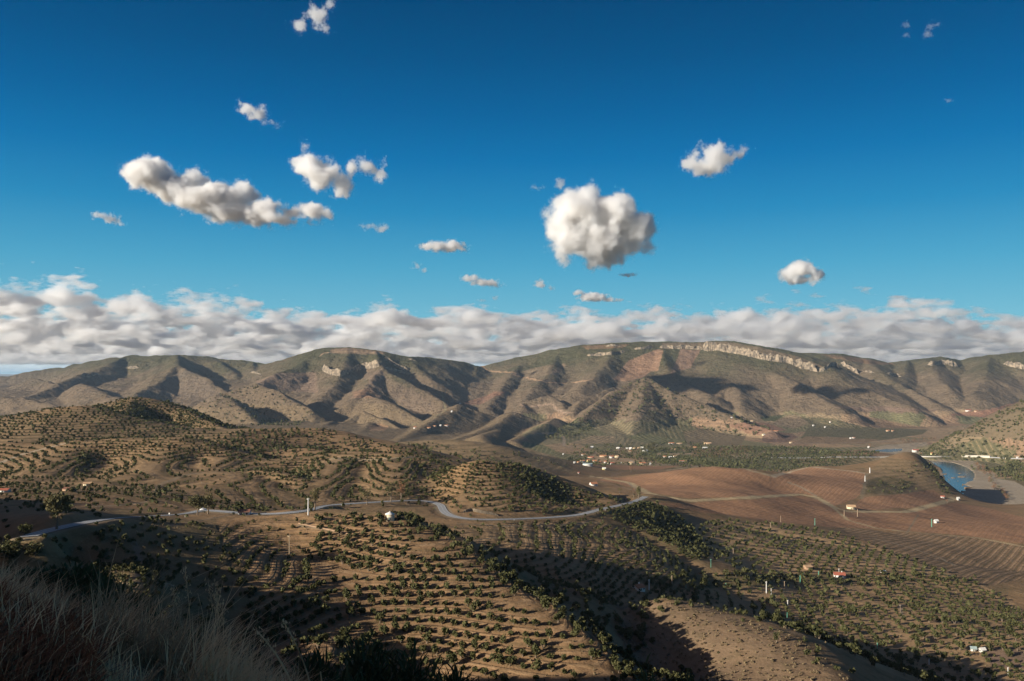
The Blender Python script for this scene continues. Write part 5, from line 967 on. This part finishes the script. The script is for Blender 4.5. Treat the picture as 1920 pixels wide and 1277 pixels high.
# car on the road bend
p = hit(381, 957); e = bpy.data.objects.new("parked_car", None); COL.objects.link(e); e.location = (p.x, p.y, p.z + .05); e.rotation_euler = (0, 0, .3); tag(e, "small white car on the road behind the pair of trees", "car")
prof = [(-2.1, .35), (-2.1, .85), (-1.5, .95), (-.9, 1.42), (.7, 1.45), (1.35, .95), (2.05, .82), (2.1, .35)]
V = np.array([(x, s * .82, z) for s in (-1, 1) for x, z in prof]); n = len(prof); k = np.arange(n); mesh_np("body", V, [np.stack([k, (k + 1) % n, (k + 1) % n + n, k + n], 1), np.array([list(range(n))[::-1], list(range(n, 2 * n))])], plain("car_paint", (.75, .75, .76), .3), e)
for sx in (-1.3, 1.3):
    for sy in (-.8, .8): V, Fc = tube([(sx, sy - .1, .33), (sx, sy + .1, .33)], [.33, .33], 12); mesh_np("wheel", V, Fc, M_dark, e)
boxm("window", (-.8, -.835, .98), (.7, -.815, 1.3), M_dark, e)
# ------------------------------------------------------------------ bridge over the river
d = 2960.; k = d / F; zdk = -(856.2 - VH) / F * d; X1, X2, X3, X4 = [(u - UC) * k for u in (1648, 1706, 1775, 1803)]
e = bpy.data.objects.new("road_bridge", None); COL.objects.link(e); e.location = (X2, d, zdk); tag(e, "long pale concrete road bridge low across the river with a solid right abutment", "bridge")
L = X4 - X2; boxm("deck", (0, -5, -1.8), (L, 5, 0), M_conc, e)
ar = X3 - X2; nA = 20; xs = np.linspace(2, ar - 1, nA); top = np.full(nA, -1.8); bot = -1.8 - 1.2 - 7.5 * (np.abs(xs - ar / 2) / (ar / 2)) ** 2.2
V = np.array([(x, y, z) for y in (-3.5, 3.5) for x, z in list(zip(xs, top)) + list(zip(xs, bot))]); q_ = np.arange(nA - 1); off = 2 * nA
mesh_np("arch_girder", V, np.vstack([np.stack([q_ + nA, q_ + nA + 1, q_ + 1, q_], 1), np.stack([off + q_, off + q_ + 1, off + q_ + nA + 1, off + q_ + nA], 1), np.stack([q_ + nA, off + q_ + nA, off + q_ + nA + 1, q_ + nA + 1], 1)]), M_conc, e)
boxm("abutment", (ar + .5, -5.6, -22), (L + 2, 5.6, -1.85), M_conc, e)
for s in (-1, 1): boxm("parapet", (0, s * 5.05 - .15, .003), (L, s * 5.05 + .15, 1.1), WALL['w'], e)
for u in (1682, 1703): 
    x = (u - UC) * k - X2; b = boxm("pylon", (x - 3.5, -2.0, -14), (x + 3.5, 2.0, 9.5), WALL['c'], e)
def draped(name, pts, w_, th, m, kind=None, lab=None, cat=None, dmin=0, drop=6):
    Lp = smooth_line(trace(pts, 4, dmin), 2); V = []
    for i, q0 in enumerate(Lp):
        tn = (Lp[min(i + 1, len(Lp) - 1)] - Lp[max(i - 1, 0)]); tn.z = 0; tn.normalize(); nn = Vector((tn.y, -tn.x, 0)) * w_ / 2
        V += [tuple(q0 + nn + Vector((0, 0, -drop))), tuple(q0 + nn + Vector((0, 0, th))), tuple(q0 - nn + Vector((0, 0, th))), tuple(q0 - nn + Vector((0, 0, -drop)))]
    n = len(Lp); q_ = np.arange(n - 1) * 4; o = mesh_np(name, np.array(V), np.vstack([np.stack([q_ + a, q_ + a + 1, q_ + a + 5, q_ + a + 4], 1) for a in (0, 1, 2)]), m)
    if kind: tag(o, kind=kind)
    else: tag(o, lab, cat)
    return o
draped("approach_wall", [(1803, 856), (1830, 856), (1857, 857)], 9, 4.5, M_conc, lab="long pale retaining wall carrying the road to the right of the bridge", cat="wall", dmin=2300)
draped("approach_wall", [(1648, 858), (1675, 857), (1704, 858)], 9, 3.0, M_conc, lab="low pale retaining wall carrying the road to the left of the bridge", cat="wall", dmin=2300)
draped("road", [(1440, 858), (1500, 859), (1560, 857), (1648, 857)], 9, .8, M_asph, "structure", dmin=2300, drop=2); draped("road", [(1857, 857), (1890, 859), (1925, 860)], 8, .8, M_asph, "structure", dmin=2300, drop=2)
for q_, (pts, lab) in enumerate([([(1640, 993), (1700, 1003), (1713, 1007)], "a"), ]): pass
draped("stone_wall", [(560, 982), (590, 988), (620, 994), (655, 1002)], .7, .5, WALL['s'], lab="low dry stone wall running down the crest of the near hill", cat="wall", drop=1)
# rock cut beside the road
def rock_band(name, pts, hgt, label, seed, dmin=0, dz=0.0, spik=1.0, cell=None):
    """a rugged rock wall standing on the land under the line of pixels; hgt in pixels"""
    Lp = resample(trace(pts, 2.0, dmin), 1.0) if 0 else trace(pts, 1.2, dmin); Lp = [q for i, q in enumerate(Lp) if i == 0 or abs(q.y - Lp[i - 1].y) < 220]
    Lp = smooth_line(Lp, 4)
    if len(Lp) < 3: return
    n = len(Lp); m_ = 9; V = np.zeros((n, m_, 3)); rg = np.random.default_rng(seed); s_ = np.arange(n)
    kk = np.array([q.y / F for q in Lp]); hh = hgt * kk * (1 + .55 * fbm2(s_ / 9. + seed, s_ * 0. + .5, 4) * 1.6) * np.minimum(1, np.minimum(s_, n - 1 - s_) / 5. + .15)
    P = np.array([q[:] for q in Lp]); 
    for j in range(m_):
        f = j / (m_ - 1); crack = ridged2(s_ / 3.1 + seed * 3, f * .9 + s_ * 0., 4); out = hh * (.32 * (1 - f)) + kk * 2.6 * spik * crack * (1 - .3 * f)
        V[:, j, 0] = P[:, 0] + kk * .8 * n2(s_ / 2.0, f * 3 + s_ * 0.) ; V[:, j, 1] = P[:, 1] - out; V[:, j, 2] = P[:, 2] - hh * .35 * (j == 0) + hh * f + kk * .8 * n2(s_ / 2.3 + 9, f * 4 + s_ * 0.)
    top = V[:, -1].copy(); top[:, 1] += hh * 1.6 + kk * 3; top[:, 2] = zat(top[:, 0], top[:, 1]) - kk * .6; V = np.concatenate([V, top[:, None]], 1); m2 = m_ + 1
    i = np.arange((n - 1) * m2).reshape(n - 1, m2)[:, :-1].ravel(); o = mesh_np(name, V.reshape(-1, 3), np.stack([i, i + m2, i + m2 + 1, i + 1], 1), M_rock); tag(o, label, "cliff", "rock faces and outcrops")
    return o
RB = [([(866, 961), (885, 958), (905, 962), (935, 967)], 5, "pale rock cut above the road bend", 0, 1), ([(1236, 652), (1262, 653), (1290, 653), (1318, 655)], 5, "low stepped cliff at the left of the long ridge crest", 4500, 1), ([(1318, 656), (1345, 656), (1370, 660), (1400, 666), (1425, 672), (1450, 676), (1472, 678), (1492, 685), (1510, 690), (1532, 697)], 12, "longest pale cliff along the crest of the far ridge", 4500, 1.3),
 ([(1535, 697), (1545, 694), (1552, 690)], 6, "small crag at the lower end of the longest cliff", 4500, 1), ([(1549, 692), (1558, 686), (1568, 684), (1572, 690)], 6, "rounded crag right of the longest cliff", 4500, 1.2), ([(1578, 684), (1590, 690), (1602, 697), (1610, 702)], 8, "slanting crag second right of the longest cliff", 4500, 1.2), ([(1618, 697), (1640, 700)], 4, "little outcrop low on the right slope", 4500, 1),
 ([(1662, 700), (1675, 704), (1690, 707)], 4, "little outcrop above the dark gully", 4500, 1), ([(1740, 685), (1757, 683), (1775, 682), (1795, 687)], 7, "pale crag on the rounded summit at the right", 4500, 1.2), ([(1884, 684), (1900, 688), (1922, 691)], 8, "crag at the right edge of the picture", 4500, 1.2), ([(1100, 667), (1125, 666), (1150, 664), (1172, 660)], 4, "orange streak of rock under the left part of the long crest", 4500, 1),
 ([(1135, 650), (1150, 648), (1165, 650)], 2.5, "orange rocky cap on the left part of the long crest", 4500, 1), ([(1188, 655), (1205, 654), (1225, 651)], 3.5, "broken rock band between the orange cap and the long cliff", 4500, 1), ([(604, 692), (618, 700), (640, 705), (655, 700), (672, 694), (690, 690), (712, 686)], 9, "dark columned cliff face under the flat summit", 4200, 1.6),
 ([(720, 672), (735, 680), (750, 690), (765, 694)], 5, "jagged rocks running down right of the flat summit", 4200, 1.5), ([(722, 690), (745, 697), (760, 700)], 3.5, "lower row of jagged rocks right of the columned cliff", 4200, 1.4), ([(152, 705), (168, 707), (185, 702)], 5, "reddish crag on the left far hill", 4200, 1.3), ([(240, 690), (262, 690)], 3, "pale scree patch on the left far hill", 4200, 1),
 ([(765, 790 - 117), (780, 677)], 3, "small rocks on the right shoulder of the flat summit", 4200, 1), ([(470, 698), (490, 702)], 3, "small pale rocks near the saddle of the left far hills", 4200, 1)]
for q_, (pts, hg, lab, dm, sp) in enumerate(RB): rock_band("rock_face", pts, hg, lab, q_ * 3 + 1, dm, spik=sp)
# ------------------------------------------------------------------ clouds: real volumes of scattering air at their own height
import bmesh
def ico(sub):
    bm = bmesh.new(); bmesh.ops.create_icosphere(bm, subdivisions=sub, radius=1); V = np.array([v.co[:] for v in bm.verts]); Fc = np.array([[v.index for v in f.verts] for f in bm.faces]); bm.free(); return V, Fc
ICO2, ICO1, ICO3 = ico(2), ico(1), ico(3)
def make_cloud(name, ells, A, rm, sigma, seed=0, soft=.62, wisp=0.0, step=1.0, det=5, squash=1.0):
    """ells: (centre, radii) in metres. A closed hull round them holds air whose density is worn into billows and shreds"""
    C0 = np.array([e[0] for e in ells]); R0 = np.array([e[1] for e in ells]); pad = A * .75
    org = (C0.min(0) + C0.max(0)) / 2
    m = bpy.data.materials.new(name + "_air"); m.use_nodes = True; t = m.node_tree; t.nodes.clear(); N = t.nodes.new; L = t.links.new
    def mth(op, *a, cl=False):
        n = N("ShaderNodeMath"); n.operation = op; n.use_clamp = cl
        for i, v in enumerate(a):
            if isinstance(v, (int, float)): n.inputs[i].default_value = float(v)
            else: L(v, n.inputs[i])
        return n.outputs[0]
    def vm(op, *a):
        n = N("ShaderNodeVectorMath"); n.operation = op
        for i, v in enumerate(a):
            if isinstance(v, (tuple, list, np.ndarray)): n.inputs[i].default_value = tuple(float(x) for x in v)
            else: L(v, n.inputs[i])
        return n.outputs[1] if op == 'LENGTH' else n.outputs[0]
    pos = N("ShaderNodeTexCoord").outputs["Object"]
    nz = N("ShaderNodeTexNoise"); nz.inputs["Scale"].default_value = 1.0; nz.inputs["Detail"].default_value = det; nz.inputs["Roughness"].default_value = .6
    sc = 1 / (rm * 1.6); L(vm('ADD', vm('MULTIPLY', pos, (sc * squash, sc * squash, sc)), (seed * 17.1,) * 3), nz.inputs["Vector"])
    best = None
    for c, r in zip(C0 - org, R0):
        qd = vm('LENGTH', vm('MULTIPLY', vm('SUBTRACT', pos, c), 1 / r)); s_ = mth('MULTIPLY', mth('SUBTRACT', 1.0, qd), float(min(r)))
        best = s_ if best is None else mth('SMOOTH_MAX', best, s_, rm * .35)
    n2_ = N("ShaderNodeTexNoise"); n2_.inputs["Scale"].default_value = 1.0; n2_.inputs["Detail"].default_value = 2; sc2 = sc * 4.2
    L(vm('ADD', vm('MULTIPLY', pos, (sc2, sc2, sc2)), (seed * 7.7,) * 3), n2_.inputs["Vector"])
    bil = mth('ABSOLUTE', mth('SUBTRACT', n2_.outputs[0], .5))          # rounded billows with sharp creases
    S = mth('ADD', best, mth('MULTIPLY', mth('SUBTRACT', nz.outputs[0], .5 + wisp), A * 3.6)); S = mth('ADD', S, mth('MULTIPLY', mth('SUBTRACT', bil, .09), A * 1.1))
    dens = mth('DIVIDE', S, soft * rm, cl=True); dens = mth('MULTIPLY', mth('MULTIPLY', dens, dens), sigma)
    pv = N("ShaderNodeVolumeScatter"); pv.inputs["Color"].default_value = (.87, .905, .95, 1); pv.inputs["Anisotropy"].default_value = .42
    L(dens, pv.inputs["Density"]); og = N("ShaderNodeOutputMaterial"); L(pv.outputs[0], og.inputs["Volume"])
    m.cycles.volume_step_rate = step
    Vs, Fs, k = [], [], 0; Vi, Fi = ICO3
    for c, r in zip(C0 - org, R0): Vs.append(Vi * (r + pad * r / max(min(r), 1e-6) * .8 if 0 else Vi * 0 + 1 * (r + pad)) if 0 else Vi * (r + pad) + c); Fs.append(Fi + k); k += len(Vi)
    o = mesh_np(name, np.vstack(Vs), np.vstack(Fs)); md = o.modifiers.new("r", 'REMESH'); md.mode = 'VOXEL'; md.voxel_size = rm * .3
    dg = bpy.context.evaluated_depsgraph_get(); me = bpy.data.meshes.new_from_object(o.evaluated_get(dg)); old = o.data
    o.modifiers.clear(); o.data = me; bpy.data.meshes.remove(old); me.name = name; me.materials.clear(); me.materials.append(m); o.location = org
    return o
ALT = 790.0
CLOUDS = [
 ("large round white cumulus cloud high above the rocky ridge", 6500, .11, 1.0, [(1090,400,58,48),(1068,440,42,46),(1115,378,44,26),(1145,395,48,42),(1180,430,42,38),(1130,452,62,40),(1215,435,24,18),(1190,465,32,20),(1095,478,34,14),(1150,485,32,12),(1160,372,16,18)]),
 ("longest cloud, slanting down to the right over the left hills", 3950, .13, 1.0, [(288,328,46,28),(262,338,24,20),(325,352,46,28),(372,342,24,22),(370,374,50,24),(415,372,42,24),(455,362,22,24),(440,396,56,20),(490,396,42,20),(540,398,30,13),(525,412,46,10),(590,398,22,15),(618,404,14,9)]),
 ("ragged two humped cloud just above the long slanting cloud", 3650, .085, 1.25, [(580,312,32,24),(605,328,38,24),(640,345,24,24),(575,285,9,18),(660,318,16,14),(690,310,25,15),(714,324,12,12)]),
 ("small cloud with a tail below the topmost cloud on the left", 2800, .055, 1.5, [(465,205,20,14),(484,214,20,16),(448,194,8,9),(508,231,20,6)]),
 ("small cloud cut by the upper edge of the picture", 2050, .045, 1.6, [(560,50,20,14),(592,28,20,22),(602,48,20,12),(618,8,13,10)]),
 ("grey white cloud to the upper right of the large round one", 3500, .07, 1.3, [(1300,298,22,18),(1345,292,34,20),(1325,312,42,17),(1398,288,16,11),(1284,306,14,15),(1318,276,9,12)]),
 ("compact white cloud with a dark flat base above the right part of the cloud bank", 8200, .14, .9, [(1480,514,22,13),(1505,505,28,17),(1530,514,18,13),(1502,524,36,10)]),
 ("small cloud farthest to the left in the blue sky", 4600, .06, 1.3, [(188,404,20,8),(208,411,20,9),(226,421,12,6)]),
 ("faint small cloud right of the end of the long slanting cloud", 4700, .045, 1.5, [(690,424,16,8),(716,427,17,9)]),
 ("flat white cloud between the long cloud and the large round one", 5900, .12, 1.1, [(810,463,26,9),(845,462,28,11),(870,468,14,5)]),
 ("flat grey cloud lying just below another above the cloud bank", 8200, .1, 1.1, [(882,522,18,8),(908,530,30,7),(930,534,16,4)]),
 ("small flat cloud with a pointed tail under the large round one", 9200, .12, 1.0, [(1112,557,30,9),(1085,549,12,6),(1142,562,18,5),(1160,563,12,3)]),
 ("tiny rounded cloud left of the flat one with a pointed tail", 7500, .07, 1.3, [(1013,533,13,8),(1030,540,9,4)]),
 ("tiny torn scrap of cloud under the flat white cloud", 6500, .04, 1.6, [(780,498,10,6),(794,506,8,6)]),
 ("dark little scrap hanging below the large round cloud", 6700, .09, 1.3, [(1177,516,15,4),(1188,514,8,3)]),
 ("thin hooked wisp near the upper right corner", 2000, .022, 1.6, [(1750,48,12,7),(1738,62,10,9)]),
 ("thin wisp left of the hooked wisp in the upper right", 2000, .02, 1.6, [(1700,46,9,7),(1702,63,8,6)]),
 ("faint small wisp low under the two upper right wisps", 2500, .025, 1.5, [(1778,188,9,4)]),
 ("faint scrap above the top left edge of the large round cloud", 3900, .04, 1.5, [(1050,345,11,12),(1004,352,16,4)]),
 ("thin flat streak of cloud over the right end of the cloud bank", 9000, .05, 1.2, [(1682,557,18,3),(1700,560,16,3)]),
 ("tiny puff between the flat grey cloud and the cloud bank", 9000, .05, 1.4, [(929,559,8,5),(905,563,12,3)]),
]
for k, (lab, d, kd, rough, bl) in enumerate(CLOUDS):
    mpp = d / F; ells = []
    for i, (u, v, ru, rv) in enumerate(bl):
        dd = d + random.uniform(-.3, .3) * ru * mpp; c = px(u, v, dd)
        ells.append((c, (ru * mpp * 1.06, .5 * (ru + rv) * mpp * (1.9 if k == 1 else 1.2), rv * mpp * 1.1)))
    rm = np.mean([b[3] for b in bl]) * mpp
    o = make_cloud("cloud", ells, rm * .95 * rough, rm, kd * 2.3 / mpp, k, wisp=.02 if kd > .06 else .05, step=STEP)
    tag(o, lab, "cloud", "clouds in the blue sky")
# the bank of stratocumulus beyond the mountains: decks one behind another, far too many puffs to count
def make_bank(d, depth, prof, base, kd, L0, seed, thr, step):
    """prof: [(u, v of the top)], base: v of the flat base; d and depth in metres"""
    mpp = d / F; us = np.linspace(-260, 2180, 62); tops = np.interp(us, [p[0] for p in prof], [p[1] for p in prof])
    x = (us - UC) * mpp; zt = (VH - tops + 7) * mpp; zb = (VH - base - 4) * mpp
    V = []
    for y in (d, d + depth):
        for z in (zt, np.full(len(us), zb)): V += list(zip(x, np.full(len(us), y), z))
    n = len(us); k = np.arange(n - 1); q = lambda a, b: np.stack([a * n + k, a * n + k + 1, b * n + k + 1, b * n + k], 1)
    Fs = [q(1, 0), q(0, 2), q(2, 3), q(3, 1), np.array([[0, n, 3 * n, 2 * n], [n - 1, 3 * n - 1, 4 * n - 1, 2 * n - 1]])]
    m = bpy.data.materials.new("bank_air"); m.use_nodes = True; t = m.node_tree; t.nodes.clear(); N = t.nodes.new; L = t.links.new
    def mth(op, *a, cl=False):
        nn = N("ShaderNodeMath"); nn.operation = op; nn.use_clamp = cl
        for i, v in enumerate(a):
            if isinstance(v, (int, float)): nn.inputs[i].default_value = float(v)
            else: L(v, nn.inputs[i])
        return nn.outputs[0]
    pos = N("ShaderNodeTexCoord").outputs["Object"]; sx = N("ShaderNodeSeparateXYZ"); L(pos, sx.inputs[0])
    mp = N("ShaderNodeMapping"); s1 = 1 / (L0 * mpp); mp.inputs["Scale"].default_value = (s1 * .5, s1 * .5, s1 * 1.25); mp.inputs["Location"].default_value = (seed * 3.7, seed, 0); L(pos, mp.inputs[0])
    nz = N("ShaderNodeTexNoise"); nz.inputs["Scale"].default_value = 1; nz.inputs["Detail"].default_value = 6; nz.inputs["Roughness"].default_value = .56; L(mp.outputs[0], nz.inputs["Vector"])
    rp = N("ShaderNodeValToRGB"); w0, w1 = x[0], x[-1]; L(mth('DIVIDE', mth('SUBTRACT', sx.outputs[0], float(w0)), float(w1 - w0)), rp.inputs[0])
    zmax = zt.max(); els = rp.color_ramp.elements
    P = [((u - UC) * mpp, (VH - v) * mpp) for u, v in prof]
    for i, (px_, z_) in enumerate(P):
        e = els[0] if i == 0 else (els[-1] if i == len(P) - 1 else els.new((px_ - w0) / (w1 - w0)))
        e.position = (px_ - w0) / (w1 - w0); c = z_ / zmax; e.color = (c, c, c, 1)
    top = mth('MULTIPLY', rp.outputs[0], float(zmax)); h = mth('SUBTRACT', top, float(zb)); zz = mth('DIVIDE', mth('SUBTRACT', sx.outputs[2], float(zb)), h)   # 0 base .. 1 top
    up = mth('MULTIPLY', mth('SUBTRACT', 1.0, zz), 2.2); lo = mth('MULTIPLY', zz, 9.0); f = mth('MINIMUM', mth('MINIMUM', up, lo), .9)
    S = mth('ADD', mth('MULTIPLY', mth('SUBTRACT', nz.outputs[0], .5), 4.6), mth('SUBTRACT', f, thr))
    dens = mth('MULTIPLY', mth('MULTIPLY', S, 1.8, cl=True), kd / mpp)
    pv = N("ShaderNodeVolumeScatter"); pv.inputs["Color"].default_value = (.87, .905, .95, 1); pv.inputs["Anisotropy"].default_value = .42
    L(dens, pv.inputs["Density"]); og = N("ShaderNodeOutputMaterial"); L(pv.outputs[0], og.inputs["Volume"]); m.cycles.volume_step_rate = step
    o = mesh_np("cloud_bank", V, Fs, m); tag(o, kind="stuff")
make_bank(20000, 2600, [(-260, 470), (20, 466), (120, 480), (210, 500), (420, 516), (520, 545), (620, 548), (760, 540), (1000, 560), (1250, 550), (1400, 548), (1480, 520), (1620, 522), (1770, 535), (1900, 562), (2180, 575)], 655, .11, 38, 1, 1.02, BSTEP)
make_bank(30000, 3500, [(-260, 540), (300, 550), (600, 562), (900, 560), (1150, 558), (1300, 554), (1500, 562), (2180, 575)], 668, .11, 28, 2, .95, BSTEP)
make_bank(45000, 4500, [(-260, 625), (500, 628), (1000, 622), (1500, 625), (2180, 632)], 680, .06, 12, 3, .5, BSTEP)
make_bank(70000, 6000, [(-260, 668), (500, 664), (1000, 660), (1500, 658), (2180, 664)], 694, .07, 8, 4, .62, BSTEP)
